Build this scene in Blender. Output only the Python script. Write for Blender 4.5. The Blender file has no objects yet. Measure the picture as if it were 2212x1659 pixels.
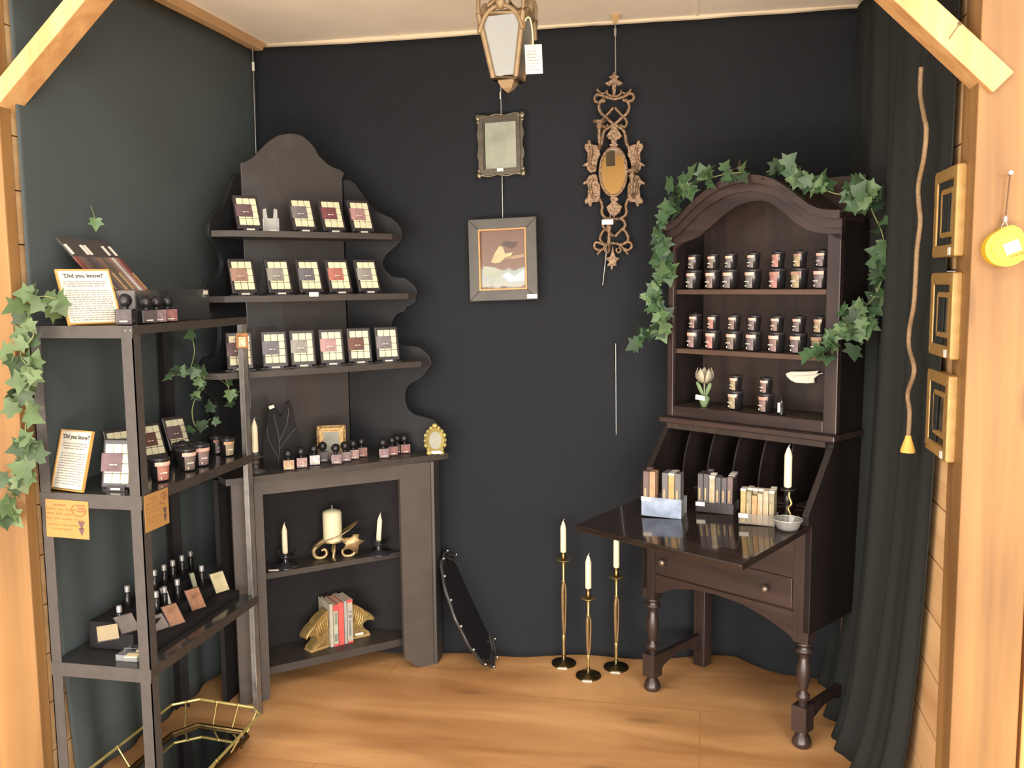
import bpy, bmesh, math, random
from mathutils import Vector, Matrix
random.seed(11)
SC = bpy.context.scene
COL = SC.collection
PI = math.pi
R = math.radians

# ------------------------------------------------------------------ camera
F = 2000.0
CX, CY = 1106.0, 829.5
CAM = Vector((1.89, -3.62, 1.55))
_p, _r, _y = R(6.25), R(0.57), R(11.8)
_f = Vector((-math.sin(_y) * math.cos(_p), math.cos(_y) * math.cos(_p), -math.sin(_p)))
_r0 = Vector((math.cos(_y), math.sin(_y), 0))
_u0 = _r0.cross(_f)
CR = _r0 * math.cos(_r) - _u0 * math.sin(_r)
CU = _u0 * math.cos(_r) + _r0 * math.sin(_r)
CF = _f
cam_d = bpy.data.cameras.new('camera')
cam_d.sensor_width = 36
cam_d.lens = F / 2212 * 36
cam_d.clip_start = 0.05
cam = bpy.data.objects.new('camera', cam_d)
COL.objects.link(cam)
m = Matrix((CR, CU, -CF)).transposed().to_4x4()
m.translation = CAM
cam.matrix_world = m
SC.camera = cam

# sight lines measured on the photograph, met with real surfaces (a shelf top, a wall, the floor)
def ray(x, y): return CF + CR * ((x - CX) / F) - CU * ((y - CY) / F)
def onP(x, y, p, n):
    d = ray(x, y); n = Vector(n); t = (Vector(p) - CAM).dot(n) / d.dot(n)
    return CAM + d * t
def onZ(x, y, z): return onP(x, y, (0, 0, z), (0, 0, 1))
def onY(x, y, Y): return onP(x, y, (0, Y, 0), (0, 1, 0))
def onX(x, y, X): return onP(x, y, (X, 0, 0), (1, 0, 0))
def zAt(x, y, P):
    d = ray(x, y); h = math.hypot(P[0] - CAM.x, P[1] - CAM.y) / math.hypot(d.x, d.y)
    return CAM.z + d.z * h

# ------------------------------------------------------------------ materials
def lin(c):
    def f(v):
        v /= 255.0
        return v / 12.92 if v <= .04045 else ((v + .055) / 1.055) ** 2.4
    return (f(c[0]), f(c[1]), f(c[2]), 1)
MATS = {}
def M(name, rgb, rough=.6, metal=0., var=.12, scale=30., bump=0., stretch=(1, 1, 1), spec=.5, trans=0., emit=0., coat=0., detail=3., alpha=1., ior=1.45):
    if name in MATS: return MATS[name]
    m = bpy.data.materials.new(name); m.use_nodes = True
    nt = m.node_tree; b = nt.nodes['Principled BSDF']
    tc = nt.nodes.new('ShaderNodeTexCoord'); mp = nt.nodes.new('ShaderNodeMapping')
    mp.inputs['Scale'].default_value = stretch
    nz = nt.nodes.new('ShaderNodeTexNoise'); nz.inputs['Scale'].default_value = scale; nz.inputs['Detail'].default_value = detail
    nt.links.new(tc.outputs['Object'], mp.inputs['Vector']); nt.links.new(mp.outputs['Vector'], nz.inputs['Vector'])
    cr = nt.nodes.new('ShaderNodeValToRGB')
    c = lin(rgb)
    cr.color_ramp.elements[0].position = .3; cr.color_ramp.elements[1].position = .7
    cr.color_ramp.elements[0].color = tuple(max(0, v * (1 - var)) for v in c[:3]) + (1,)
    cr.color_ramp.elements[1].color = tuple(min(1, v * (1 + var)) for v in c[:3]) + (1,)
    nt.links.new(nz.outputs['Fac'], cr.inputs['Fac']); nt.links.new(cr.outputs['Color'], b.inputs['Base Color'])
    b.inputs['Roughness'].default_value = rough; b.inputs['Metallic'].default_value = metal
    b.inputs['Specular IOR Level'].default_value = spec
    b.inputs['IOR'].default_value = ior
    if trans: b.inputs['Transmission Weight'].default_value = trans
    if coat: b.inputs['Coat Weight'].default_value = coat
    if alpha < 1: b.inputs['Alpha'].default_value = alpha
    if emit:
        b.inputs['Emission Color'].default_value = c; b.inputs['Emission Strength'].default_value = emit
    if bump:
        bp = nt.nodes.new('ShaderNodeBump'); bp.inputs['Strength'].default_value = bump; bp.inputs['Distance'].default_value = .01
        nt.links.new(nz.outputs['Fac'], bp.inputs['Height']); nt.links.new(bp.outputs['Normal'], b.inputs['Normal'])
    MATS[name] = m
    return m
def wood(name, dark, light, axis='Z', rough=.55, scale=6., knots=0., seams=None, coat=0., st=.06):
    """procedural timber: long stretched grain, blotches, optional dark knots and board seams"""
    m = bpy.data.materials.new(name); m.use_nodes = True
    nt = m.node_tree; b = nt.nodes['Principled BSDF']; L = nt.links.new
    tc = nt.nodes.new('ShaderNodeTexCoord'); mp = nt.nodes.new('ShaderNodeMapping')
    s = {'X': (st, 1, 1), 'Y': (1, st, 1), 'Z': (1, 1, st)}[axis]
    mp.inputs['Scale'].default_value = s
    L(tc.outputs['Object'], mp.inputs['Vector'])
    n1 = nt.nodes.new('ShaderNodeTexNoise'); n1.inputs['Scale'].default_value = scale * 3; n1.inputs['Detail'].default_value = 4; n1.inputs['Distortion'].default_value = .6
    n2 = nt.nodes.new('ShaderNodeTexNoise'); n2.inputs['Scale'].default_value = scale * .6; n2.inputs['Detail'].default_value = 2
    L(mp.outputs['Vector'], n1.inputs['Vector']); L(tc.outputs['Object'], n2.inputs['Vector'])
    mx = nt.nodes.new('ShaderNodeMath'); mx.operation = 'MULTIPLY_ADD'; mx.inputs[1].default_value = .72
    m2 = nt.nodes.new('ShaderNodeMath'); m2.operation = 'MULTIPLY'; m2.inputs[1].default_value = .28
    L(n2.outputs['Fac'], m2.inputs[0]); L(n1.outputs['Fac'], mx.inputs[0]); L(m2.outputs[0], mx.inputs[2])
    cr = nt.nodes.new('ShaderNodeValToRGB')
    cr.color_ramp.elements[0].position = .36; cr.color_ramp.elements[1].position = .64
    cr.color_ramp.elements[0].color = lin(dark); cr.color_ramp.elements[1].color = lin(light)
    L(mx.outputs[0], cr.inputs['Fac'])
    out = cr.outputs['Color']
    if knots:
        vo = nt.nodes.new('ShaderNodeTexVoronoi'); vo.inputs['Scale'].default_value = 2.6
        mp2 = nt.nodes.new('ShaderNodeMapping'); mp2.inputs['Scale'].default_value = {'X': (.7, 2.2, 2.2), 'Y': (2.2, .7, 2.2), 'Z': (2.2, 2.2, .7)}[axis]
        L(tc.outputs['Object'], mp2.inputs['Vector']); L(mp2.outputs['Vector'], vo.inputs['Vector'])
        kr = nt.nodes.new('ShaderNodeValToRGB'); kr.color_ramp.elements[0].position = .05; kr.color_ramp.elements[1].position = .16
        kr.color_ramp.elements[0].color = (knots, knots, knots, 1); kr.color_ramp.elements[1].color = (0, 0, 0, 1)
        L(vo.outputs['Distance'], kr.inputs['Fac'])
        mm = nt.nodes.new('ShaderNodeMix'); mm.data_type = 'RGBA'
        L(kr.outputs['Color'], mm.inputs['Factor']); L(out, mm.inputs['A']); mm.inputs['B'].default_value = lin(tuple(v * .55 for v in dark))
        out = mm.outputs['Result']
    if seams:
        br = nt.nodes.new('ShaderNodeTexBrick'); mp3 = nt.nodes.new('ShaderNodeMapping')
        mp3.inputs['Rotation'].default_value = seams.get('rot', (0, 0, 0)); mp3.inputs['Location'].default_value = seams.get('loc', (0, 0, 0))
        L(tc.outputs['Object'], mp3.inputs['Vector']); L(mp3.outputs['Vector'], br.inputs['Vector'])
        br.inputs['Scale'].default_value = 1; br.inputs['Brick Width'].default_value = seams['w']; br.inputs['Row Height'].default_value = seams['h']
        br.inputs['Mortar Size'].default_value = seams['g']; br.inputs['Mortar Smooth'].default_value = .3
        br.inputs['Color1'].default_value = (1, 1, 1, 1); br.inputs['Color2'].default_value = (.86, .86, .86, 1)
        sm = lin(seams['c'])
        ml = nt.nodes.new('ShaderNodeMix'); ml.data_type = 'RGBA'; ml.blend_type = 'MULTIPLY'; ml.inputs['Factor'].default_value = 1
        br.inputs['Mortar'].default_value = (1, 1, 1, 1)
        L(out, ml.inputs['A']); L(br.outputs['Color'], ml.inputs['B'])
        mm = nt.nodes.new('ShaderNodeMix'); mm.data_type = 'RGBA'
        L(br.outputs['Fac'], mm.inputs['Factor']); L(ml.outputs['Result'], mm.inputs['A']); mm.inputs['B'].default_value = sm
        out = mm.outputs['Result']
    L(out, b.inputs['Base Color'])
    b.inputs['Roughness'].default_value = rough
    if coat: b.inputs['Coat Weight'].default_value = coat; b.inputs['Coat Roughness'].default_value = .25
    MATS[name] = m
    return m

# ------------------------------------------------------------------ mesh builder
def rot(ax, deg): return Matrix.Rotation(R(deg), 4, ax)
def T(x, y=None, z=None): return Matrix.Translation(Vector((x, y, z)) if y is not None else Vector(x))
def frame(o, x, y, z):
    mm = Matrix((Vector(x), Vector(y), Vector(z))).transposed().to_4x4(); mm.translation = Vector(o); return mm
def catmull(pts, n=6, closed=False):
    pts = [Vector(p) for p in pts]; out = []; N = len(pts)
    segs = N if closed else N - 1
    for i in range(segs):
        if closed: p0, p1, p2, p3 = (pts[(i + k) % N] for k in (-1, 0, 1, 2))
        else: p0, p1, p2, p3 = pts[max(0, i - 1)], pts[i], pts[i + 1], pts[min(N - 1, i + 2)]
        for k in range(n):
            t = k / n
            out.append(.5 * ((2 * p1) + (p2 - p0) * t + (2 * p0 - 5 * p1 + 4 * p2 - p3) * t * t + (3 * p1 - p0 - 3 * p2 + p3) * t ** 3))
    if not closed: out.append(pts[-1])
    return out
class MB:
    def __init__(s): s.v = []; s.f = []; s.mi = []; s.sm = []
    def add(s, vs, fs, X=None, mi=0, smooth=False):
        o = len(s.v)
        for p in vs:
            p = Vector(p); s.v.append(X @ p if X is not None else p)
        for f in fs: s.f.append([i + o for i in f]); s.mi.append(mi); s.sm.append(smooth)
        return s
    def box(s, c, d, X=None, mi=0):
        x, y, z = (k / 2 for k in d); a, b, e = c
        vs = [(a + i * x, b + j * y, e + k * z) for i in (-1, 1) for j in (-1, 1) for k in (-1, 1)]
        return s.add(vs, [(0, 1, 3, 2), (4, 6, 7, 5), (0, 4, 5, 1), (2, 3, 7, 6), (0, 2, 6, 4), (1, 5, 7, 3)], X, mi)
    def b2(s, lo, hi, X=None, mi=0):
        return s.box([(lo[i] + hi[i]) / 2 for i in range(3)], [hi[i] - lo[i] for i in range(3)], X, mi)
    def prism(s, pts, h0, h1, X=None, mi=0, smooth=False):
        n = len(pts)
        vs = [(p[0], p[1], h0) for p in pts] + [(p[0], p[1], h1) for p in pts]
        fs = [list(range(n))[::-1], list(range(n, 2 * n))]
        s.add(vs, fs, X, mi)
        return s.add(vs, [(i, (i + 1) % n, (i + 1) % n + n, i + n) for i in range(n)], X, mi, smooth)
    def slab(s, a, b, mi=0):
        """solid between two matching polygons given in space"""
        n = len(a)
        return s.add(list(a) + list(b), [list(range(n))[::-1], list(range(n, 2 * n))] + [(i, (i + 1) % n, (i + 1) % n + n, i + n) for i in range(n)], None, mi)
    def lathe(s, prof, n=16, X=None, mi=0, smooth=True, cap=True):
        vs = []; fs = []; k = len(prof)
        for i in range(n):
            a = 2 * PI * i / n
            for r, z in prof: vs.append((r * math.cos(a), r * math.sin(a), z))
        for i in range(n):
            j = (i + 1) % n
            for q in range(k - 1): fs.append((i * k + q, j * k + q, j * k + q + 1, i * k + q + 1))
        s.add(vs, fs, X, mi, smooth)
        if cap:
            if prof[0][0] > 1e-5: s.add([vs[i * k] for i in range(n)], [list(range(n))[::-1]], X, mi)
            if prof[-1][0] > 1e-5: s.add([vs[i * k + k - 1] for i in range(n)], [list(range(n))], X, mi)
        return s
    def tube(s, path, r, n=8, X=None, mi=0, closed=False, smooth=True, flat=1.):
        path = [Vector(p) for p in path]; N = len(path); vs = []; fs = []
        up = None
        for i, p in enumerate(path):
            if closed: t = path[(i + 1) % N] - path[i - 1]
            else: t = path[min(N - 1, i + 1)] - path[max(0, i - 1)]
            if t.length < 1e-9: t = Vector((0, 0, 1))
            t.normalize()
            if up is None:
                up = Vector((0, 1, 0)) if abs(t.y) < .9 else Vector((1, 0, 0))
            a = (up - t * up.dot(t))
            if a.length < 1e-6: a = t.orthogonal()
            a.normalize(); up = a; b = t.cross(a)
            rr = r[i] if isinstance(r, (list, tuple)) else r
            for k in range(n):
                w = 2 * PI * k / n
                vs.append(p + a * (math.cos(w) * rr * flat) + b * (math.sin(w) * rr))
        for i in range(N if closed else N - 1):
            j = (i + 1) % N
            for k in range(n): fs.append((i * n + k, i * n + (k + 1) % n, j * n + (k + 1) % n, j * n + k))
        s.add(vs, fs, X, mi, smooth)
        if not closed: s.add(vs, [list(range(n))[::-1], list(range((N - 1) * n, N * n))], X, mi)
        return s
    def ball(s, c, r, n=12, sc=(1, 1, 1), X=None, mi=0):
        prof = [(max(1e-6, r * math.sin(PI * i / (n // 2 + 2))), -r * math.cos(PI * i / (n // 2 + 2))) for i in range(n // 2 + 3)]
        Y = T(*c) @ Matrix.Diagonal((sc[0], sc[1], sc[2], 1))
        return s.lathe(prof, n, (X @ Y) if X is not None else Y, mi, True, False)
    def grid(s, fn, nu, nv, mi=0, smooth=True):
        vs = [fn(i / nu, j / nv) for i in range(nu + 1) for j in range(nv + 1)]
        fs = [(i * (nv + 1) + j, (i + 1) * (nv + 1) + j, (i + 1) * (nv + 1) + j + 1, i * (nv + 1) + j + 1) for i in range(nu) for j in range(nv)]
        return s.add(vs, fs, None, mi, smooth)
    def ring(s, w, h, b, d, X=None, mi=0, z0=0., y0=0.):
        """mitred rectangular frame in local XZ, outer w x h, border b, thickness d along Y (front at y0-d)"""
        o = [(-w / 2, z0), (w / 2, z0), (w / 2, z0 + h), (-w / 2, z0 + h)]
        i = [(-w / 2 + b, z0 + b), (w / 2 - b, z0 + b), (w / 2 - b, z0 + h - b), (-w / 2 + b, z0 + h - b)]
        for k in range(4):
            j = (k + 1) % 4
            q = [o[k], o[j], i[j], i[k]]
            vs = [(p[0], y0, p[1]) for p in q] + [(p[0], y0 - d, p[1]) for p in q]
            s.add(vs, [(0, 1, 2, 3), (7, 6, 5, 4), (0, 4, 5, 1), (1, 5, 6, 2), (2, 6, 7, 3), (3, 7, 4, 0)], X, mi)
        return s
    def leaf(s, X, size, mi=0):
        """five lobed ivy leaf, folded along its midrib"""
        p = [(0, 0), (.22, -.12), (.5, -.02), (.36, .2), (.62, .42), (.3, .5), (0, 1.0), (-.3, .5), (-.62, .42), (-.36, .2), (-.5, -.02), (-.22, -.12)]
        vs = [(0, .3 * size, .0)] + [(x * size, y * size, abs(x) * size * .22 - (y - .3) ** 2 * size * .2) for x, y in p]
        return s.add(vs, [(0, i + 1, (i + 1) % 12 + 1) for i in range(12)], X, mi, True)

def mk(name, mb, mats, X=None):
    me = bpy.data.meshes.new(name)
    vs = mb.v if X is None else [X @ p for p in mb.v]
    me.from_pydata([tuple(p) for p in vs], [], mb.f)
    if not isinstance(mats, (list, tuple)): mats = [mats]
    for q in mats: me.materials.append(q)
    me.polygons.foreach_set('material_index', mb.mi)
    me.polygons.foreach_set('use_smooth', mb.sm)
    me.update()
    bm = bmesh.new(); bm.from_mesh(me); bmesh.ops.recalc_face_normals(bm, faces=bm.faces); bm.to_mesh(me); bm.free()
    o = bpy.data.objects.new(name, me); COL.objects.link(o)
    return o
def bevel(o, w, seg=2):
    md = o.modifiers.new('bevel', 'BEVEL'); md.width = w; md.segments = seg; md.limit_method = 'ANGLE'; md.angle_limit = R(35)
    return o
ROOT = {}
def tag(o, label, cat, group=None):
    o['label'] = label; o['category'] = cat
    if group: o['group'] = group
    return o
def thing(name, label, cat, X=None, group=None):
    o = bpy.data.objects.new(name, None); COL.objects.link(o); o.empty_display_size = .03
    X = X if X is not None else Matrix.Identity(4)
    if isinstance(X, (tuple, Vector)): X = T(Vector(X))
    o.matrix_world = X; ROOT[o.name] = X.copy()
    return tag(o, label, cat, group)
def part(name, mb, mats, parent, world=False, label=None, bev=0, seg=2, stuff=False):
    rt = parent
    while rt.parent: rt = rt.parent
    o = mk(name, mb, mats, ROOT[rt.name].inverted() if world else None)
    o.parent = parent
    if bev: bevel(o, bev, seg)
    if label: o['label'] = label
    if stuff: o['kind'] = 'stuff'
    return o
def solo(name, mb, mats, label, cat, X=None, group=None, bev=0, world=False, seg=2):
    X = X if X is not None else Matrix.Identity(4)
    if isinstance(X, (tuple, Vector)): X = T(Vector(X))
    o = mk(name, mb, mats, X.inverted() if world else None)
    o.matrix_world = X; ROOT[o.name] = X.copy()
    if bev: bevel(o, bev, seg)
    return tag(o, label, cat, group)
def struct(name, mb, mats, bev=0):
    o = mk(name, mb, mats); o['kind'] = 'structure'
    if bev: bevel(o, bev)
    return o
def dup(root, X, label, group=None, name=None):
    r = root.copy(); COL.objects.link(r); r.matrix_world = X; ROOT[r.name] = X.copy()
    r['label'] = label
    if group: r['group'] = group
    for ch in list(root.children):
        c = ch.copy(); COL.objects.link(c); c.parent = r
        for g in list(ch.children):
            d = g.copy(); COL.objects.link(d); d.parent = c
    return r
def recolor(root, name, mat):
    """give one part of a copied thing its own material"""
    for c in list(root.children) + [g for k in root.children for g in k.children]:
        if c.name.split('.')[0] == name:
            c.data = c.data.copy(); c.data.materials[0] = mat
def text_mb(s, size, X, ext=.0003, mi=0, align='CENTER'):
    cu = bpy.data.curves.new('t', 'FONT'); cu.body = s; cu.size = size; cu.align_x = align; cu.extrude = ext; cu.resolution_u = 3; cu.offset = size * .025
    ob = bpy.data.objects.new('t', cu); COL.objects.link(ob)
    me = bpy.data.meshes.new_from_object(ob)
    mb = MB(); mb.add([v.co for v in me.vertices], [list(p.vertices) for p in me.polygons], X, mi)
    bpy.data.objects.remove(ob); bpy.data.curves.remove(cu); bpy.data.meshes.remove(me)
    return mb
def words(mb, x0, x1, z, h, y, X=None, mi=0, rnd=random, lo=.3, hi=1.):
    """a line of small print too fine to read: word-length strokes"""
    x = x0
    while x < x1 - h:
        w = min(h * rnd.uniform(2.0, 6.5), x1 - x)
        mb.box((x + w / 2, y, z), (w, .0006, h * rnd.uniform(.75, 1.)), X, mi)
        x += w + h * .9
    return mb
# ------------------------------------------------------------------ palette
cloth_m = M('black_cloth', (37, 39, 42), .95, var=.10, scale=260, bump=.15, spec=.1)
cloth_l = M('black_cloth_left_lit', (75, 82, 82), .95, var=.08, scale=260, bump=.15, spec=.1)  # paler copy of the black cloth: light on the left wall put into colour
pine = wood('pine_timber', (114, 80, 42), (158, 118, 68), 'Z', .6, 3, knots=.6)
pine_d = wood('pine_brace', (180, 132, 80), (206, 164, 110), 'Z', .6, 7, knots=.4)
plank = wood('pine_planks', (186, 144, 98), (214, 176, 126), 'Y', .7, 5)
floor_m = wood('plywood_floor', (162, 112, 66), (222, 170, 114), 'X', .36, 1.6, knots=.5,
               seams=dict(w=2.44, h=.61, g=.0025, c=(176, 126, 80), loc=(.55, .34, 0)), coat=.15, st=.22)
ceil_m = M('ceiling_board', (248, 236, 214), .9, var=.05, scale=3)
beige_w = M('cream_wall', (226, 208, 178), .85, var=.04, scale=4)
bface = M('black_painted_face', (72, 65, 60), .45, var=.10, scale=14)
bdark = M('black_paint_shaded', (34, 32, 33), .7, var=.1, scale=14, spec=.2)  # darker copy of the black paint, shade inside the base put into the colour
bwing = M('black_side_shaded', (30, 31, 33), .6, var=.08, scale=10, spec=.25)  # same paint as the bookcase, wings darkened in colour for the shade on them
black_p = M('black_paint', (60, 55, 51), .45, var=.10, scale=14)
black_pg = M('grey_black_paint', (62, 58, 55), .36, var=.06, scale=6, coat=.3)
iron = M('black_iron', (66, 61, 57), .6, var=.12, scale=40, spec=.6)
glossy = M('black_gloss', (30, 29, 30), .15, var=.08, scale=10)
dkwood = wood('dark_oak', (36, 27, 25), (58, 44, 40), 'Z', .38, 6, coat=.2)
dkside = wood('dark_oak_shaded', (20, 15, 14), (32, 24, 22), 'Z', .5, 6)  # darker copy of the oak: shade on the desk sides put into its colour
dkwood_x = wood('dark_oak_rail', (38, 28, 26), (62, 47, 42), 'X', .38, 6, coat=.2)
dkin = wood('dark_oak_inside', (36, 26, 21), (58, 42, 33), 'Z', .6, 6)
lidm = M('lid_varnish', (36, 28, 24), .12, var=.12, scale=10, coat=.5)
wax_m = M('cream_wax', (206, 200, 168), .45, var=.03, scale=50)
cand_m = M('ivory_candle', (226, 216, 182), .5, var=.02, scale=20)
wick_m = M('wick', (60, 52, 44), .9)
plast = M('black_plastic', (50, 46, 47), .3, var=.06)
cap_m = M('black_ball', (28, 27, 29), .35, var=.05)
sticker = M('white_sticker', (214, 210, 196), .6, var=.02)
ink = M('ink', (72, 68, 62), .8); inkl = M('pale_ink', (206, 196, 178), .7); inkp = M('print_ink', (140, 134, 122), .8)
inkd = M('dark_ink', (70, 66, 60), .8)
brass = M('brass', (176, 156, 100), .3, .75, var=.12, scale=30)
brassd = M('aged_brass', (128, 108, 72), .35, 1., var=.2, scale=40)
gold = M('gold_leaf', (150, 122, 78), .4, .45, var=.25, scale=60, bump=.3)
goldp = M('pale_gold', (166, 150, 92), .42, .4, var=.2, scale=80, bump=.3)
steel = M('steel', (190, 190, 186), .3, 1.)
wire_m = M('steel_wire', (150, 150, 146), .4, .8)
mirror = M('mirror_glass', (240, 240, 240), .02, 1., var=.0)
glass_d = M('smoked_glass', (60, 60, 60), .06, var=.05, spec=.8, alpha=.55)
acryl = M('clear_acrylic', (200, 204, 205), .05, var=.0, spec=.7, alpha=.16)
frost = M('frosted_pane', (128, 130, 124), .35, var=.05, scale=8)
leafs = [M('ivy_leaf', (60, 86, 56), .5, var=.2, scale=25), M('ivy_leaf_dark', (42, 62, 42), .55, var=.2, scale=25), M('ivy_leaf_pale', (82, 106, 68), .5, var=.2, scale=25)]
leafw = [M('ivy_warm', (72, 92, 54), .55, var=.2, scale=25), M('ivy_warm_dark', (56, 74, 46), .55, var=.2, scale=25), M('ivy_warm_pale', (88, 106, 66), .5, var=.2, scale=25)]
stem_m = M('ivy_stem', (110, 118, 74), .7)
twig_m = M('bare_twig', (58, 60, 54), .8)
paper = M('white_paper', (206, 202, 188), .7, var=.01)
kraft = M('yellow_card', (164, 124, 70), .8, var=.04)

# ------------------------------------------------------------------ the room
ZC = 2.58
struct('floor', MB().b2((-4, -9.4, -.05), (7, .3, 0)), floor_m)
mb = MB(); mb.b2((-.2, -1.42, ZC), (2.75, .3, ZC + .05))
for x in (.62, 1.84): mb.b2((x, -1.42, ZC - .003), (x + .012, .2, ZC + .001))
mb.b2((-.1, -.62, ZC - .003), (2.6, -.608, ZC + .001))
struct('ceiling', mb, ceil_m)
struct('wall_back', MB().b2((-.1, .2, 0), (2.7, .3, ZC)), beige_w)
mb = MB()
for k in range(17):
    z0 = k * .152
    mb.b2((-.1, -1.30, z0 + .002), (-.03, .2, min(ZC, z0 + .150)))
struct('wall_left', mb, plank)
mb = MB()
for k in range(17):
    z0 = k * .152 + .05
    mb.b2((2.492, -1.164, z0 + .002), (2.62, .2, min(ZC, z0 + .149)))
struct('wall_right', mb, plank)
struct('trim_1', MB().b2((-.02, -1.30, ZC - .035), (.03, .19, ZC)), plank, .004)
struct('trim_2', MB().b2((-.2, -1.47, 2.42), (2.75, -1.37, 2.6)), pine, .004)
struct('trim_3', MB().b2((2.655, -1.27, 0), (3.2, -1.2, 2.6)), wood('side_board', (188, 122, 66), (218, 158, 96), 'Z', .6, 5, knots=.4), .003)

# timber posts and knee braces of the booth opening
solo('timber_post', MB().b2((2.488, -1.30, 0), (2.638, -1.165, 2.42)), pine,
     'thick square knotty pine post on the right, with the yellow tape measure hung on it', 'post', (2.57, -1.23, 0), None, .004, True)
solo('timber_post', MB().b2((-.17, -1.348, 0), (-.02, -1.302, 2.42)), pine,
     'square pine post at the left edge, half covered by trailing ivy', 'post', (-.07, -1.39, 0), None, .004, True)
def brace(a, b, th, y0, y1, label, loc):
    a, b = Vector(a), Vector(b); d = (b - a).normalized(); n = Vector((-d.z, 0, d.x))
    if n.z < 0: n = -n
    mb = MB(); q = [a, b, b + n * th, a + n * th]
    mb.slab([Vector((p.x, y0, p.z)) for p in q], [Vector((p.x, y1, p.z)) for p in q])
    return solo('timber_brace', mb, pine_d, label, 'brace', loc, None, .003, True)
br1 = brace((-.075, 0, 1.997), (.36, 0, 2.386), .048, -1.352, -1.262, 'diagonal pine knee brace running up from the left post', (.1, -1.36, 2.1))
br2 = brace((2.515, 0, 1.962), (2.10, 0, 2.372), .06, -1.315, -1.22, 'diagonal pine knee brace rising leftward from the right post', (2.4, -1.27, 2.1))
def nail(a, b, label):
    a, b = Vector(a), Vector(b); d = (b - a).normalized()
    mb = MB(); mb.tube([a, b], .0016, 6); mb.tube([b - d * .002, b + d * .0015], .005, 10)
    solo('nail', mb, steel, label, 'nail', a, None, 0, True)
nail(onY(2050, 84, -1.315), onY(2073, 51, -1.345), 'long steel nail sticking out of the right knee brace')

# ------------------------------------------------------------------ black cloth hung on three walls
def path_at(pts, t):
    L = [0]
    for a, b in zip(pts, pts[1:]): L.append(L[-1] + (Vector(b) - Vector(a)).length)
    s = t * L[-1]
    for i in range(len(pts) - 1):
        if s <= L[i + 1] + 1e-9:
            k = (s - L[i]) / (L[i + 1] - L[i]); return Vector(pts[i]).lerp(Vector(pts[i + 1]), k)
    return Vector(pts[-1])
def drape(name, bot, top, fold, nrm, mat, label, cat, nu=120, nv=40, solid=.003, ease=lambda v: v):
    mb = MB()
    def fn(u, v):
        p = path_at(bot, u).lerp(path_at(top, u), ease(v)); p.z = path_at(bot, u).z + (path_at(top, u).z - path_at(bot, u).z) * v
        return p + Vector(nrm) * fold(u, v)
    mb.grid(fn, nu, nv)
    o = solo(name, mb, mat, label, cat, bot[0], None, 0, True)
    md = o.modifiers.new('cloth', 'SOLIDIFY'); md.thickness = solid
    return o
def nz(u, v, a, b, s=0.):
    return math.sin(u * a + 1.3 * math.sin(v * b + s)) * math.cos(v * b * .7 + u * a * .31 + s)
zt = ZC - .022
def fold_back(u, v):
    f = .004 * nz(u, v, 9, 4) + .006 * math.exp(-((u - .58) / .012) ** 2) * v + .004 * math.sin(u * 46 + 2 * v) * (u > .55) * min(1, (u - .55) * 5)
    f += .018 * math.exp(-v * 9) * math.sin(u * 31 + v * 22) + .012 * math.exp(-((v - .16 + .12 * (u - .5)) / .05) ** 2) * math.sin(u * 14)
    return f
drape('backdrop_cloth', [(-.01, .05, .002), (.4, .0, .002), (.84, -.02, .002), (1.3, .05, .002), (1.62, .09, .002), (2.03, .168, .002), (2.2, .04, .002), (2.47, -.06, .002)],
      [(-.015, .165, zt), (.4, .17, zt - .006), (.84, .175, zt - .004), (1.3, .175, zt + .002), (1.62, .175, zt), (2.03, .175, zt), (2.2, .175, zt), (2.485, .17, zt)],
      fold_back, (0, -1, 0), cloth_m, 'black cloth hung across the whole back wall of the booth', 'backdrop cloth', 150, 60)
drape('backdrop_cloth', [(-.008, -1.225, .003), (.0, -.7, .003), (-.008, .06, .003)], [(-.012, -1.298, zt - .02), (-.012, -.6, zt - .02), (-.012, .165, zt - .02)],
      lambda u, v: .003 + .003 * nz(u, v, 12, 5) + .010 * (1 - v) ** 3 * math.sin(u * 40), (1, 0, 0), cloth_l,
      'smooth black cloth covering the left wall behind the metal rack', 'backdrop cloth', 90, 40, ease=lambda v: 1 - (1 - v) ** 3)
def fold_r(u, v):
    e = 1 - .93 * min(1, max(0, (u - .68) / .1)) * min(1, v * 2.2)
    return e * (.013 * math.sin(u * 42 + .8 * math.sin(v * 3)) + .011 * math.sin(u * 23 + 1.0) + .006 * math.sin(u * 75 + v * 2) + .014) + .03 * math.exp(-v * 22) + .05 * math.exp(-v * 3.5) * (1 - .6 * u)
drape('backdrop_cloth', [(2.46, .0, .002), (2.43, -.25, .002), (2.42, -.5, .002), (2.43, -.65, .002), (2.46, -.78, .002), (2.472, -.84, .002), (2.476, -.89, .002)],
      [(2.47, .16, zt), (2.47, -.3, zt), (2.47, -.6, zt), (2.472, -.8, zt), (2.477, -.95, zt), (2.477, -1.05, zt), (2.477, -1.155, zt)],
      fold_r, (-1, 0, 0), M('black_cloth_right', (44, 46, 44), .95, var=.1, scale=260, bump=.15, spec=.1), 'pleated black cloth hanging down the right side wall', 'backdrop cloth', 160, 40, ease=lambda v: 1 - (1 - v) ** 3)

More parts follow.
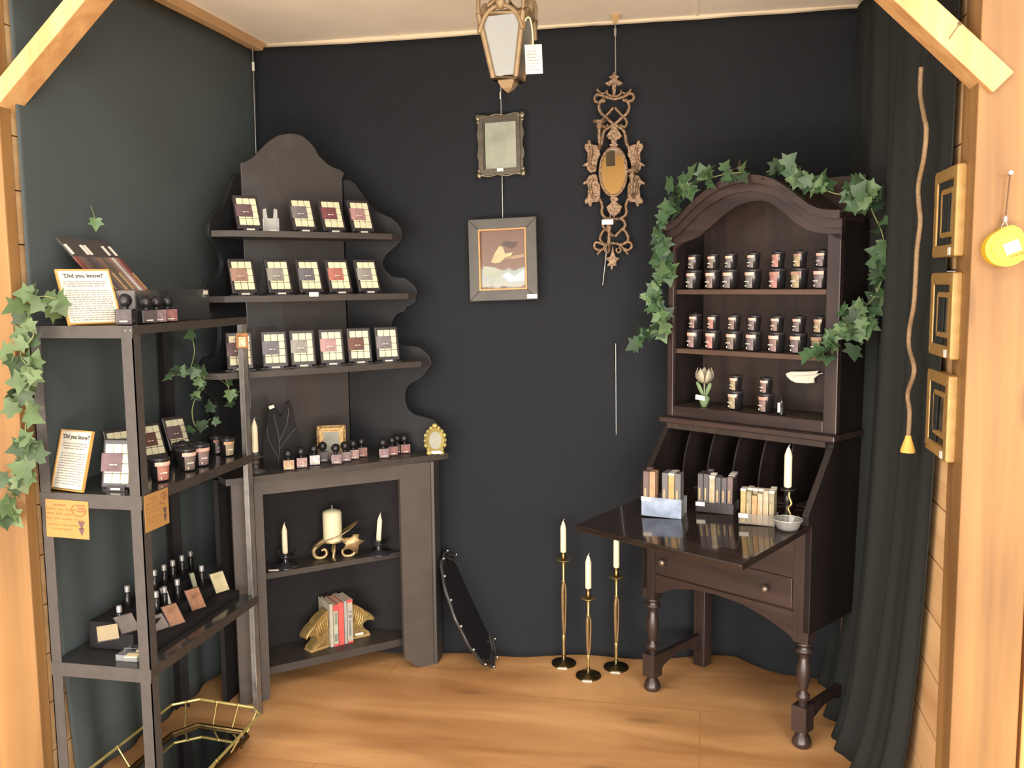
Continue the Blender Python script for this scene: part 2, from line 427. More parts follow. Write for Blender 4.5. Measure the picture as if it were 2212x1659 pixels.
# ------------------------------------------------------------------ the hall in front of the booth (seen in the mirrors, carries the strip lamps and the added fill lights)
struct('wall_front', MB().b2((-4, -9.5, 0), (7, -9.4, 3.3)), M('hall_yellow', (226, 196, 128), .8, var=.05, scale=2))
mb = MB(); mb.b2((-4, -9.5, 3.3), (7, -1.5, 3.4)); struct('ceiling_hall', mb, M('hall_ceiling', (190, 190, 190), .9, var=.05, scale=2))
lamp_m = M('lamp_tube', (255, 244, 224), .5, var=0, emit=5)
lhouse = M('lamp_housing', (236, 232, 224), .5)
def strip(y, label):
    t = thing('ceiling_light', label, 'ceiling light', (1.4, y, 3.3), 'fluorescent strips on the hall ceiling')
    part('housing', MB().box((0, 0, -.03), (4.2, .24, .06)), lhouse, t)
    part('tube', MB().box((0, 0, -.075), (4.1, .16, .03)), lamp_m, t)
strip(-3.0, 'long fluorescent ceiling strip in the hall, nearest the booth')
strip(-5.6, 'long fluorescent ceiling strip halfway down the hall')
strip(-8.0, 'long fluorescent ceiling strip at the far end of the hall')
def area(x, y, z, sx, sy, e, aim, col=(1, .95, .88)):
    l = bpy.data.lights.new('area_light', 'AREA'); l.shape = 'RECTANGLE'; l.size = sx; l.size_y = sy; l.energy = e; l.color = col
    o = bpy.data.objects.new('area_light', l); COL.objects.link(o); o.location = (x, y, z)
    o.rotation_euler = (Vector(aim) - Vector((x, y, z))).to_track_quat('-Z', 'Y').to_euler()
area(1.3, -3.0, 3.18, 4.0, .5, 70, (1.3, -2.0, 0))
area(1.4, -7.6, .8, 6.0, 1.2, 230, (1.3, -.2, 2.4), (1, .96, .90))  # added low fill from far down the hall, no fixture there
area(1.3, -4.3, .25, 5.0, .8, 210, (1.3, -1.2, 2.6), (1, .94, .86))  # added uplight standing in for floor bounce onto the booth ceiling
area(-2.3, -7.3, 2.45, 2.8, 1.6, 190, (1.3, 0, 1.3), (1, .96, .91))  # added frontal fill from the left of the hall, not a fixture
area(4.6, -7.0, 2.45, 2.8, 1.6, 300, (.4, 0, 1.7), (1, .96, .91))  # added frontal fill from the right, clear of the sconce mirror
w = bpy.data.worlds.new('hall_air'); SC.world = w; w.use_nodes = True
w.node_tree.nodes['Background'].inputs['Color'].default_value = (1, .97, .93, 1)
w.node_tree.nodes['Background'].inputs['Strength'].default_value = 1.1
SC.view_settings.view_transform = 'Standard'
SC.view_settings.look = 'None'
SC.view_settings.exposure = -0.12
SC.cycles.use_denoising = True
SC.cycles.max_bounces = 7
SC.cycles.transparent_max_bounces = 16
SC.cycles.sample_clamp_indirect = 4
# ------------------------------------------------------------------ corner bookcase
A2, B2 = Vector((.161, -.334)), Vector((.455, -.04))
SM = .121
def mir(p): t = p[0] + p[1] - SM; return (p[0] - t, p[1] - t)
bc = thing('corner_bookcase', 'tall black corner bookcase with scalloped sides and a domed back panel', 'bookcase', (.3, -.3, 0))
# right wing outline read off the back wall plane: (X, z)
rw = [(755, 388), (767, 397), (781, 416), (797, 440), (811, 455), (828, 463), (845, 470), (858, 481), (867, 495), (869, 509), (866, 520), (859, 529), (845, 541), (833, 551), (827, 562), (826, 573), (833, 585), (847, 597), (860, 599), (874, 600), (886, 608), (896, 617), (902, 631), (898, 651), (890, 659), (879, 663), (874, 673), (858, 678), (849, 690), (846, 705), (850, 722), (858, 737), (866, 746), (876, 746), (905, 749), (918, 759), (929, 770), (933, 786), (923, 801), (910, 817), (889, 828), (880, 836), (876, 848), (875, 864), (881, 883), (888, 890), (897, 896), (918, 901), (938, 907), (952, 922), (960, 945)]
out = [onY(x, y, -.04) for x, y in rw]
out = [(p.x, p.z) for p in out]
wing = [(.455, .855), (.455, out[0][1])] + out + [(.84, .855)]
mb = MB()
for p0, nrm in ((0, 1),):
    a = [Vector((x, -.04, z)) for x, z in wing]; b = [Vector((x, -.022, z)) for x, z in wing]
    mb.slab(a, b)
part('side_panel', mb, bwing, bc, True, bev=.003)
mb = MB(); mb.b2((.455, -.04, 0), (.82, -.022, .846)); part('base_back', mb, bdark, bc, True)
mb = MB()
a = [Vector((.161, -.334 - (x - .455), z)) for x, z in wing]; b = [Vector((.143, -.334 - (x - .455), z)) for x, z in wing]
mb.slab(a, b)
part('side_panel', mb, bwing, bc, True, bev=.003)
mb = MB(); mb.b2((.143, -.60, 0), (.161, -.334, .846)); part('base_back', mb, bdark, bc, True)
cp = [(522, 352), (535, 347), (548, 338), (560, 326), (572, 313), (584, 303), (598, 294), (612, 290), (628, 288), (643, 290), (656, 295), (668, 305), (680, 319), (689, 336), (700, 347), (713, 358), (724, 363), (734, 366), (744, 374), (754, 387)]
pn = Vector((1, -1, 0)).normalized()
q = [onP(x, y, (.455, -.04, 0), pn) for x, y in cp]
q = [Vector((.163, -.332, q[0].z))] + q[1:-1] + [Vector((.453, -.042, q[-1].z))]
poly = [Vector((.161, -.334, .847))] + q + [Vector((.455, -.04, .847))]
mb = MB(); mb.slab(poly, [p + Vector((-.013, .013, 0)) for p in poly])
part('back_panel', mb, black_pg, bc, True, bev=.003)
mb = MB(); q_ = [Vector((.161, -.334, 0)), Vector((.455, -.04, 0)), Vector((.455, -.04, .846)), Vector((.161, -.334, .846))]
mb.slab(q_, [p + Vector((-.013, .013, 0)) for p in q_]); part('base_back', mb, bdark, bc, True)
def shelf(name, z, th, xe, c, curve=.0, mat=black_p, left=None):
    r0, r1 = (xe, -.042), (xe - .012, xe - .012 - c)
    l1, l0 = mir(r1), mir(r0)
    if left: l1, l0 = left
    l0 = (max(l0[0], .163), l0[1])
    mid = []
    for k in range(1, 12):
        t = k / 12; s = curve * math.sin(PI * t)
        mid.append((r1[0] + (l1[0] - r1[0]) * t + s * .707, r1[1] + (l1[1] - r1[1]) * t - s * .707))
    pts = [(.163, -.335), (.454, -.043), r0, r1] + mid + [l1, l0]
    mb = MB(); mb.prism(pts[::-1], z - th, z)
    return part(name, mb, mat, bc, True, bev=.003)
ZS1, ZS2, ZS3, ZCT, ZM, ZB = 1.745, 1.512, 1.243, .866, .447, .102
shelf('shelf', ZS1, .022, .695, .80, .012)
shelf('shelf', ZS2, .022, .755, .855, .012)
shelf('shelf', ZS3, .022, .80, .895, .01)
shelf('counter_top', ZCT, .024, .877, .925, .012, black_p, ((.235, -.672), (.163, -.60)))
def bshelf(name, z, th, pts):
    mb = MB(); mb.prism([(.163, -.335), (.454, -.043)] + pts, z - th, z); return part(name, mb, black_p, bc, True, bev=.002)
bshelf('base_shelf', ZM, .022, [(.68, -.043), (.665, -.06), (.24, -.44), (.163, -.44)])
bshelf('base_shelf', ZB, .03, [(.72, -.043), (.735, -.085), (.285, -.49), (.163, -.50)])
# front stiles with the bracket-foot cut, rail under the counter, end return
L0, R0 = Vector((.222, -.615)), Vector((.822, -.125))
fd = (R0 - L0).normalized(); fn = Vector((fd.y, -fd.x)); FW = (R0 - L0).length
FX = frame((L0.x, L0.y, 0), (fd.x, fd.y, 0), (0, 0, 1), (fn.x, fn.y, 0))
def stile(pts):
    mb = MB(); mb.prism(pts, -.02, 0, FX); return part('stile', mb, bface, bc, True, bev=.002)
stile([(0, 0), (.105, 0), (.112, .03), (.112, .842), (0, .842)])
W = FW
stile([(W - .125, .05), (W - .09, .02), (W - .06, 0), (W, 0), (W, .842), (W - .13, .842)])
mb = MB(); mb.prism([(.112, .785), (W - .13, .785), (W - .13, .842), (.112, .842)], -.02, -.001, FX); part('top_rail', mb, bface, bc, True)
mb = MB(); mb.b2((.812, -.118, 0), (.835, -.042, .842)); part('end_panel', mb, black_p, bc, True, bev=.002)
solo('price_tag', MB().box((0, 0, 0), (.036, .002, .016), rot('Z', 45)), sticker, 'small white price tag stuck on the front edge of the second bookcase shelf', 'price tag', onP(677, 636, (.44, -.425, 0), pn) + Vector((.003, -.003, 0)))

# ------------------------------------------------------------------ wax melt packs on easels
PW, PH = .094, .137
def make_stand():
    t = thing('display_easel', '', 'display stand')
    mb = MB(); mb.b2((-.034, -.004, 0), (.034, .058, .004)); mb.b2((-.052, .008, 0), (-.034, .040, .004)); mb.b2((.034, .008, 0), (.052, .040, .004))
    part('foot', mb, plast, t)
    mb = MB(); X = T(0, .012, .004) @ rot('X', -22); mb.b2((-.03, 0, 0), (.03, .003, .085), X)
    part('back_rest', mb, plast, t)
    part('front_lip', MB().b2((-.028, -.007, 0), (.028, -.004, .016)), plast, t)
    part('price_strip', MB().b2((-.016, -.0082, .004), (.014, -.007, .010)), sticker, t, label='white price strip')
    return t
stand0 = make_stand(); stand_used = [False]
GRP_ST = 'easels under the wax melt packs'
def place_stand(X, label):
    global stand0
    if not stand_used[0]:
        stand_used[0] = True; stand0.matrix_world = X; ROOT[stand0.name] = X.copy(); stand0['label'] = label; stand0['group'] = GRP_ST; return stand0
    return dup(stand0, X, label, GRP_ST)
def make_pack():
    t = thing('wax_melt_pack', '', 'wax melt pack')
    mb = MB(); mb.b2((-PW / 2, -.008, 0), (PW / 2, .008, PH)); part('tray', mb, plast, t, bev=.005)
    mb = MB(); cw = (PW - .020) / 3; ys = [.013, .040, .0625, .0885, .112]
    ys = [.013, .0405, .068, .0955, .123]
    for i in range(3):
        for j in range(4):
            x0 = -PW / 2 + .010 + i * cw
            mb.b2((x0 + .0008, -.0125, ys[j] + .0008), (x0 + cw - .0008, -.004, ys[j + 1] - .0008))
    part('wax', mb, wax_m, t, bev=.002)
    part('label', MB().b2((-PW / 2 + .002, -.0142, .046), (PW / 2 - .031, -.0128, .096)), M('label_brown', (88, 70, 66), .45, var=.35, scale=40), t)
    mb = MB(); words(mb, -.020, .002, .065, .0035, -.0146, rnd=random.Random(3)); part('label_text', mb, inkl, t)
    return t
pack0 = make_pack(); pack_used = [False]
GRP_PK = 'cream wax melt packs'
LAB = [M('label_%s' % n, c, .45, var=.35, scale=45) for n, c in (('plum', (92, 72, 76)), ('grey', (104, 98, 100)), ('wine', (104, 62, 66)), ('rose', (150, 118, 116)), ('tan', (140, 112, 96)), ('stone', (126, 122, 116)), ('slate', (92, 90, 94)), ('cocoa', (90, 60, 50)), ('rust', (150, 96, 84)))]
def place_pack(p, yaw, tilt, label, lab=None, stand=True, sc=1., slab=None, dz=0.):
    """p is the point of the shelf under the pack's front edge"""
    base = T(Vector(p)) @ rot('Z', yaw)
    if stand: place_stand(base, slab)
    X = base @ T(0, .004, .006 + dz) @ rot('X', -tilt) @ Matrix.Scale(sc, 4)
    if not pack_used[0]:
        pack_used[0] = True; r = pack0; r.matrix_world = X; ROOT[r.name] = X.copy(); r['label'] = label; r['group'] = GRP_PK
        if lab is not None: recolor(r, 'label', lab)
        return r
    r = dup(pack0, X, label, GRP_PK)
    if lab is not None: recolor(r, 'label', lab)
    return r
ORD = ['first', 'second', 'third', 'fourth', 'fifth', 'sixth', 'seventh']
def on_c(px, py, c, z):
    p = onP(px, py, (.5 + c / 2, .5 - c / 2, 0), pn); return Vector((p.x, p.y, z))
for k, (px, lb, lab) in enumerate([(541, 'wax melt pack on the top bookcase shelf, alone left of the empty clear stand', 0), (660, 'wax melt pack on the top bookcase shelf, just right of the empty clear stand', 1), (724, 'wax melt pack with dark red label on the top bookcase shelf', 2), (786, 'wax melt pack with pale rosy label at the right end of the top bookcase shelf', 3)]):
    place_pack(on_c(px, 495, .735, ZS1), 45, 24, lb, LAB[lab], slab='black easel under the %s pack from left on the top bookcase shelf' % ORD[k])
for k, (px, lb, lab) in enumerate([(530, 'wax melt pack at the left end of the second bookcase shelf, tan label', 4), (608, 'wax melt pack second from left on the second bookcase shelf, grey-green label', 5), (675, 'wax melt pack in the middle of the second bookcase shelf, plain grey label', 6), (738, 'wax melt pack with a rusty red label on the second bookcase shelf', 8), (800, 'wax melt pack at the right end of the second bookcase shelf, stone label', 5)]):
    place_pack(on_c(px, 628, .785, ZS2), 45, 22, lb, LAB[lab], slab='black easel under the %s pack from left on the second bookcase shelf' % ORD[k])
for k, (px, lb, lab) in enumerate([(520, 'wax melt pack at the left end of the third bookcase shelf, behind the kraft tag', 0), (596, 'wax melt pack second from left on the third bookcase shelf, glare on its lower right', 6), (657, 'wax melt pack third from left on the third bookcase shelf, grey label', 5), (720, 'wax melt pack with a dusty rose label, fourth on the third bookcase shelf', 3), (780, 'wax melt pack with a small dark brown label, fifth on the third bookcase shelf', 7), (840, 'wax melt pack at the right end of the third bookcase shelf, dark grey label', 1)]):
    place_pack(on_c(px, 790, .83, ZS3), 33, 17, lb, LAB[lab], slab='black easel under the %s pack from left on the third bookcase shelf' % ORD[k])
# the empty clear stand
X = T(on_c(586, 495, .735, ZS1)) @ rot('Z', 30)
t = thing('clear_stand', 'empty clear acrylic stand between two packs on the top bookcase shelf', 'display stand', X)
acr2 = M('bright_acrylic', (226, 226, 220), .08, var=0, spec=.8, alpha=.30)
mb = MB(); mb.b2((-.030, -.006, 0), (.030, .05, .004)); part('foot', mb, acr2, t, bev=.001)
mb = MB(); Xb = T(0, .012, .003) @ rot('X', -16)
mb.prism([(-.026, 0), (.026, 0), (.026, .085), (.014, .088), (.010, .05), (-.010, .05), (-.014, .088), (-.026, .085)], -.003, 0, Xb @ rot('X', 90)); part('back_rest', mb, acr2, t, bev=.001)
for s in (-1, 1):
    mb = MB(); mb.b2((s * .027 - .0015, -.006, 0), (s * .027 + .0015, .030, .05)); part('side_arm', mb, acr2, t, bev=.001)
part('price_strip', MB().b2((-.004, -.0085, .002), (.022, -.0062, .007)), sticker, t)

# ------------------------------------------------------------------ little cube bottles with black ball stoppers
def make_bottle():
    t = thing('cube_bottle', '', 'bottle')
    mb = MB(); mb.b2((-.0215, -.0215, 0), (.0215, .0215, .041)); part('body', mb, glossy, t, bev=.003)
    part('label', MB().b2((-.019, -.0222, .003), (.019, -.0214, .039)), M('bottle_label', (132, 108, 100), .5, var=.35, scale=60), t)
    mb = MB(); words(mb, -.010, .014, .010, .004, -.0226, rnd=random.Random(5)); part('label_text', mb, inkl, t)
    mb = MB(); mb.lathe([(.008, .041), (.008, .047)], 12); mb.ball((0, 0, .062), .0175, 18); part('ball_stopper', mb, cap_m, t)
    return t
bot0 = make_bottle(); bot_used = [False]
BL = [M('bottle_%s' % n, c, .5, var=.4, scale=70) for n, c in (('gold', (158, 128, 96)), ('pink', (150, 120, 112)), ('white', (186, 178, 180)), ('dark', (70, 60, 60)), ('mauve', (120, 98, 100)), ('rose', (128, 86, 80)))]
def place_bottle(p, yaw, label, lab, group='cube bottles with black ball stoppers', sc=1.):
    X = T(Vector(p)) @ rot('Z', yaw) @ Matrix.Scale(sc, 4)
    if not bot_used[0]:
        bot_used[0] = True; r = bot0; r.matrix_world = X; ROOT[r.name] = X.copy(); r['label'] = label; r['group'] = group
    else: r = dup(bot0, X, label, group)
    recolor(r, 'label', BL[lab]); return r
def on_ct(px, py):
    return onZ(px, py, ZCT)
# rows on the counter: distance back from its front edge set from the overlap in the picture
for px, c, lab, lb in [(622, .875, 0, 'cube bottle with gold-brown label, leftmost and nearest the counter edge'),
        (650, .855, 1, 'cube bottle with pinkish label, second from left on the bookcase counter'),
        (678, .825, 2, 'cube bottle with black and white photo label, third from left on the counter'),
        (697, .775, 3, 'dark cube bottle right in front of the gold square frame'),
        (725, .875, 4, 'cube bottle with mauve label at the front of the middle bottle group'),
        (745, .835, 4, 'cube bottle second of the middle group on the bookcase counter'),
        (763, .80, 1, 'cube bottle third of the middle group, right of the gold square frame'),
        (781, .765, 5, 'cube bottle at the back right end of the middle bottle group'),
        (828, .865, 4, 'cube bottle with mauve label at the front of the right bottle group'),
        (847, .83, 5, 'cube bottle second of the right bottle group on the counter'),
        (858, .785, 3, 'dark cube bottle half hidden behind the rosy bottle near the oval frame'),
        (874, .81, 5, 'cube bottle with rosy label at the back right, nearest the oval gold frame')]:
    p = on_c(px, 970, c - .03, ZCT)
    if p.y > -.075: p = Vector((p.x, -.075, p.z))
    place_bottle(p, 30, lb, lab, sc=.98)
# tapers
def taper(p, h, r, label, tilt=0, wick=True, group=None, X=None):
    X = X if X is not None else T(Vector(p)) @ rot('Y', tilt)
    t = thing('taper_candle', label, 'candle', X, group)
    k = 12; mb = MB(); mb.lathe([(r * .8, 0), (r, .004), (r * .97, h - .028), (r * .80, h - .020), (r * .42, h - .006), (r * .15, h)], 12); part('wax', mb, cand_m, t)
    mb = MB(); mb.tube([(0, 0, h - .003), (.001, 0, h + .004), (.005, 0, h + .007)], .0011, 6); part('wick', mb, sticker if wick else wick_m, t)
    return t
# taper in black holder at the left of the counter
p = on_c(552, 985, .80, ZCT)
t = thing('candle_holder', 'short black candle holder at the left end of the bookcase counter', 'candle holder', T(p))
mb = MB(); mb.lathe([(.040, 0), (.040, .006), (.012, .012), (.010, .03), (.018, .036), (.010, .044)], 16); part('base', mb, black_p, t)
mb = MB(); mb.lathe([(.012, .044), (.013, .05), (.030, .056), (.030, .059), (.016, .060), (.016, .072)], 16); part('cup', mb, black_p, t)
taper(p + Vector((0, 0, .0725)), .122, .0115, 'ivory taper candle standing on the bookcase counter beside the rack post')
# black two-peaked ornament
p = on_c(612, 985, .69, ZCT)
t = thing('black_ornament', 'tall black ornament with two upright peaks and white tag on its left peak', 'ornament', T(p) @ rot('Z', 25))
mb = MB()
o = [(-.075, 0), (-.070, .10), (-.058, .16), (-.045, .215), (-.036, .238), (-.022, .222), (-.006, .185), (.004, .20), (.014, .236), (.028, .246), (.036, .225), (.046, .17), (.062, .09), (.07, 0)]
mb.prism(o, -.02, .02, rot('X', 90)); part('body', mb, M('black_velvet', (22, 20, 21), .9, var=.15, scale=40), t, bev=.008)
mb = MB()
for pts in ([(-.02, 0), (-.012, .09), (-.03, .20)], [(-.012, .09), (.018, .16), (.026, .22)], [(-.015, .06), (.03, .12), (.05, .14)], [(-.018, .03), (-.05, .10), (-.055, .15)]):
    mb.tube(catmull([(x, -.022, z) for x, z in pts], 5), .0012, 6)
part('vein', mb, M('dull_vein', (86, 82, 80), .4, .4), t)
part('price_tag', MB().box((0, 0, 0), (.020, .002, .012), T(-.036, -.0235, .226) @ rot('Y', -20)), sticker, t)
# gold square frame
def ornate_frame(name, label, X, w, h, b, pane, oval=False, mat=gold, bump_n=9, stick=None, stick_m=None, br=.006, cat='picture frame'):
    t = thing(name, label, cat, X)
    mb = MB()
    if oval:
        N = 40
        def el(k, a, c, y): q = 2 * PI * k / N; return Vector((a * math.sin(q), y, h / 2 + c * math.cos(q)))
        for (a0, c0, y0), (a1, c1, y1) in (((w / 2, h / 2, 0), (w / 2 - b * .4, h / 2 - b * .4, -.012)), ((w / 2 - b * .4, h / 2 - b * .4, -.012), (w / 2 - b, h / 2 - b, -.004))):
            vs = []
            for k in range(N): vs += [el(k, a0, c0, y0), el(k, a1, c1, y1)]
            mb.add(vs, [(2 * k, 2 * k + 1, (2 * k + 3) % (2 * N), (2 * k + 2) % (2 * N)) for k in range(N)], None, 0, True)
        for k in range(16):
            q = 2 * PI * k / 16; mb.ball((w / 2 * .93 * math.sin(q), -.006, h / 2 + h / 2 * .94 * math.cos(q)), b * (.28 + .10 * (k % 2)), 8, (1, .6, 1))
        mb.ball((0, -.008, h + .002), b * .5, 10, (1.2, .6, 1)); mb.ball((-w * .28, -.006, .006), b * .5, 10, (1.2, .6, .9)); mb.ball((w * .28, -.006, .006), b * .5, 10, (1.2, .6, .9))
        vs = [el(k, w / 2 - b * .9, h / 2 - b * .9, -.003) for k in range(N)]
        pm = MB(); pm.add(vs, [list(range(N))])
    else:
        mb.ring(w, h, b, .008)
        mb.ring(w - b * .8, h - b * .8, b * .35, .014, z0=b * .4)
        for sx in (-1, 1):
            for k in range(bump_n):
                z = h * (k + .5) / bump_n
                mb.ball((sx * (w / 2 - b * .22), -.008, z), br, 8, (.8, .7, 1.3))
        for sz in (0, 1):
            nb = max(4, int(bump_n * w / h))
            for k in range(nb):
                x = -w / 2 + w * (k + .5) / nb
                mb.ball((x, -.008, b * .22 if sz == 0 else h - b * .22), br, 8, (1.3, .7, .8))
        for sx in (-1, 1):
            for z in (b * .3, h - b * .3): mb.ball((sx * (w / 2 - b * .3), -.009, z), br * 1.7, 10, (1, .7, 1))
        pm = MB(); pm.b2((-w / 2 + b * .8, -.004, b * .8), (w / 2 - b * .8, -.002, h - b * .8))
    part('border', mb, mat, t)
    part('pane', pm, pane, t)
    if stick:
        part('price_sticker', MB().b2(*stick), stick_m or sticker, t)
    return t
pale = M('pale_picture', (132, 132, 118), .45, var=.16, scale=16)
p = on_c(716, 960, .70, ZCT)
ornate_frame('picture_frame', 'small square ornate gold frame leaning on the bookcase counter', T(p) @ rot('Z', 22) @ rot('X', -16), .112, .132, .026, pale, stick=((-.052, -.03, -.004), (.0, -.028, .012)), stick_m=M('cream_tag', (214, 206, 178), .6))
ornate_frame('picture_frame', 'small oval pale gold frame standing at the right end of the counter', T(.838, -.10, ZCT + .003) @ rot('Z', 18) @ rot('X', -8), .088, .112, .020, pale, oval=True, mat=goldp, stick=((-.016, -.016, .002), (.024, -.013, .014)))

# ------------------------------------------------------------------ inside the base: middle shelf
def on_m(px, py, c, z): return on_c(px, py, c, z)
p1 = on_c(617, 1222, .615, ZM)
def dark_holder(p, label, sc=1., tilt=0):
    t = thing('candle_holder', label, 'candle holder', T(p) @ rot('Y', tilt) @ Matrix.Scale(sc, 4))
    dg = M('dark_glass', (40, 40, 44), .1, var=.1, spec=.8)
    mb = MB(); mb.lathe([(.050, 0), (.048, .006), (.020, .012), (.011, .020), (.011, .032)], 20); part('foot', mb, dg, t)
    mb = MB(); mb.lathe([(.011, .032), (.022, .036), (.036, .046), (.034, .047), (.014, .040), (.013, .054), (.017, .054), (.017, .036)], 20); part('cup', mb, dg, t)
    for k in range(3):
        a = 2 * PI * k / 3 + .5; mb = MB(); mb.leaf(T(.03 * math.cos(a), .03 * math.sin(a), .045) @ rot('Z', math.degrees(a) - 90) @ rot('X', 60), .03); part('petal', mb, dg, t)
    return t
dark_holder(p1, 'dark glass candle holder at the left of the middle base shelf')
taper(p1 + Vector((0, 0, .053)), .118, .0112, 'ivory taper candle left of the thick pillar candle, inside the bookcase base')
tg = onZ(598, 1224, ZM + .004)
solo('price_tag', MB().box((0, 0, 0), (.038, .012, .003), rot('Z', 20)), sticker, 'white tag lying at the foot of the left dark candle holder', 'price tag', p1 + Vector((-.022, -.058, .0028)))
p3 = onY(818, 1180, -.098); p3 = Vector((p3.x, p3.y, ZM))
dark_holder(p3, 'dark candle holder at the right of the middle base shelf', 1., 0)
taper(p3 + Vector((0, 0, .053)), .112, .0108, 'slightly leaning ivory taper right of the thick pillar candle', 0, X=T(p3 + Vector((0, 0, .0535))) @ rot('Y', 5))
# gold leaf-and-scroll stand with the pillar candle
p2 = on_c(722, 1195, .625, ZM)
SX = T(p2) @ rot('Z', 25)
t = thing('candle_stand', 'gold scroll footed candle stand with a leaf shaped dish', 'candle stand', SX)
ag = M('antique_gold', (164, 140, 100), .36, .6, var=.2, scale=40)
mb = MB()
dish = [(-.085, .055), (-.055, .068), (-.02, .082), (.02, .094), (.06, .118), (.095, .150)]
vs = []; n = len(dish)
for i, (x, z) in enumerate(dish):
    wdt = .046 * math.sin(PI * (i + .35) / (n - .3)) + .003
    for k in range(7):
        yy = (k - 3) / 3 * wdt; vs.append((x, yy, z + .35 * abs(yy) - .006))
mb.add(vs, [(i * 7 + k, (i + 1) * 7 + k, (i + 1) * 7 + k + 1, i * 7 + k + 1) for i in range(n - 1) for k in range(6)], None, 0, True)
o = part('leaf_dish', mb, ag, t); sd = o.modifiers.new('s', 'SOLIDIFY'); sd.thickness = .004
for sgn, yy in ((-1, 0), (1, 0)):
    mb = MB()
    if sgn < 0: path = [(-.02, .082), (-.055, .066), (-.080, .040), (-.074, .012), (-.048, .006), (-.030, .020), (-.036, .040), (-.05, .036)]
    else: path = [(-.01, .066), (.02, .072), (.05, .074), (.078, .056), (.086, .028), (.070, .008), (.042, .008), (.032, .026), (.044, .040)]
    pp = catmull([(x, yy, z) for x, z in path], 6); rr = [.0095 * (1 - .55 * i / len(pp)) + .001 for i in range(len(pp))]
    mb.tube(pp, rr, 10); part('scroll_foot', mb, ag, t)
mb = MB()
for s in (-1, 1): mb.tube(catmull([(.0, s * .01, .066), (.0, s * .04, .05), (-.005, s * .05, .02), (0, s * .045, .005)], 5), .006, 8)
part('side_foot', mb, ag, t)
mb = MB(); mb.leaf(T(.066, -.018, .085) @ rot('X', 90) @ rot('Z', 200), .075); o = part('curled_leaf', mb, ag, t); sd = o.modifiers.new('s', 'SOLIDIFY'); sd.thickness = .003
mb = MB(); mb.lathe([(.04, .071), (.042, .075), (.0, .075)], 20, T(-.004, 0, 0)); part('candle_plate', mb, ag, t)
t = thing('pillar_candle', 'thick ivory pillar candle on the gold leaf stand', 'candle', SX @ T(-.004, 0, .0755))
mb = MB(); mb.lathe([(.036, 0), (.038, .004), (.038, .112), (.034, .121), (.018, .127), (.0, .130)], 28); part('wax', mb, M('pillar_wax', (214, 206, 170), .5, var=.03, scale=12), t)
mb = MB(); mb.tube([(0, 0, .128), (.001, 0, .144)], .0014, 6); part('wick', mb, sticker, t)

# ------------------------------------------------------------------ bottom shelf: eagle bookends and the books between them
bd = Vector((1, 1, 0)).normalized()
pb = onP(736, 1404, (.69, 0, 0), pn); pb = Vector((pb.x, pb.y, ZB))
BX = frame(pb, (bd.x, bd.y, 0), (-.7071, .7071, 0), (0, 0, 1))      # x along the shelf, y into the corner
bmat = [M('book_%s' % n, c, .6, var=.12, scale=30) for n, c in (('silver', (168, 160, 146)), ('sage', (170, 172, 152)), ('red', (196, 86, 78)), ('grey', (158, 156, 150)), ('stone', (176, 168, 150)))]
red_b = M('book_band_red', (190, 78, 74), .6); pagem = M('pages', (190, 170, 146), .8, var=.1, scale=90, stretch=(1, 1, 1))
xx = -.047
for k, (w_, d_, h_, mat, lb, band) in enumerate([(.014, .12, .178, 4, 'thin stone coloured book beside the left eagle bookend', 0), (.020, .125, .172, 1, 'sage grey book with a red head band, left of the red book', 1), (.024, .12, .176, 2, 'book with a plain red spine between the two bookends', 0), (.012, .12, .180, 3, 'thin grey book just right of the red book', 0), (.024, .11, .182, 0, 'silver grey book with red ends beside the right eagle bookend', 2)]):
    t = thing('book', lb, 'book', BX @ T(xx + w_ / 2, -.012, 0), 'books between the eagle bookends')
    mb = MB(); e = .0022
    mb.b2((-w_ / 2, 0, 0), (w_ / 2, e, h_)); mb.b2((-w_ / 2, 0, 0), (-w_ / 2 + e, d_, h_)); mb.b2((w_ / 2 - e, 0, 0), (w_ / 2, d_, h_)); part('cover', mb, bmat[mat], t, bev=.0012)
    part('pages', MB().b2((-w_ / 2 + e, e, .003), (w_ / 2 - e, d_ - .004, h_ - .004)), pagem, t)
    if band == 1:
        part('spine_band', MB().b2((-w_ / 2, -.0008, h_ - .026), (w_ / 2, .0004, h_)), red_b, t, label='red band at the head of the spine')
        mb = MB(); mb.b2((-w_ * .2, -.0008, .09), (w_ * .3, 0, .14)); mb.b2((-w_ * .35, -.0008, .02), (w_ * .35, 0, .05)); part('spine_print', mb, M('sage_dark', (128, 130, 112), .6), t)
        part('tail_band', MB().b2((-w_ / 2, -.0008, 0), (w_ / 2, .0004, .010)), red_b, t)
    elif band == 2:
        part('spine_band', MB().b2((-w_ / 2, -.0008, h_ - .012), (w_ / 2, .0004, h_)), red_b, t, label='red band at the head of the spine')
        mb = MB(); mb.b2((-w_ * .3, -.0008, .105), (w_ * .3, 0, .118)); mb.b2((-w_ * .3, -.0008, .128), (w_ * .3, 0, .134)); mb.b2((-w_ * .2, -.0008, .03), (w_ * .1, 0, .095)); part('spine_print', mb, M('slate_print', (112, 118, 122), .6), t)
        part('tail_band', MB().b2((-w_ / 2, -.0008, 0), (w_ / 2, .0004, .008)), red_b, t)
    xx += w_ + .0012
eg = [(0, .154), (-.013, .146), (-.030, .138), (-.050, .124), (-.063, .110), (-.078, .103), (-.090, .092), (-.104, .075), (-.106, .067), (-.102, .058), (-.095, .066), (-.080, .068), (-.066, .066), (-.056, .058), (-.053, .048), (-.060, .036), (-.074, .024), (-.082, .016), (-.080, .001), (0, .001)]
eagm = M('gold_eagle', (176, 150, 96), .32, .6, var=.22, scale=40, bump=.25)
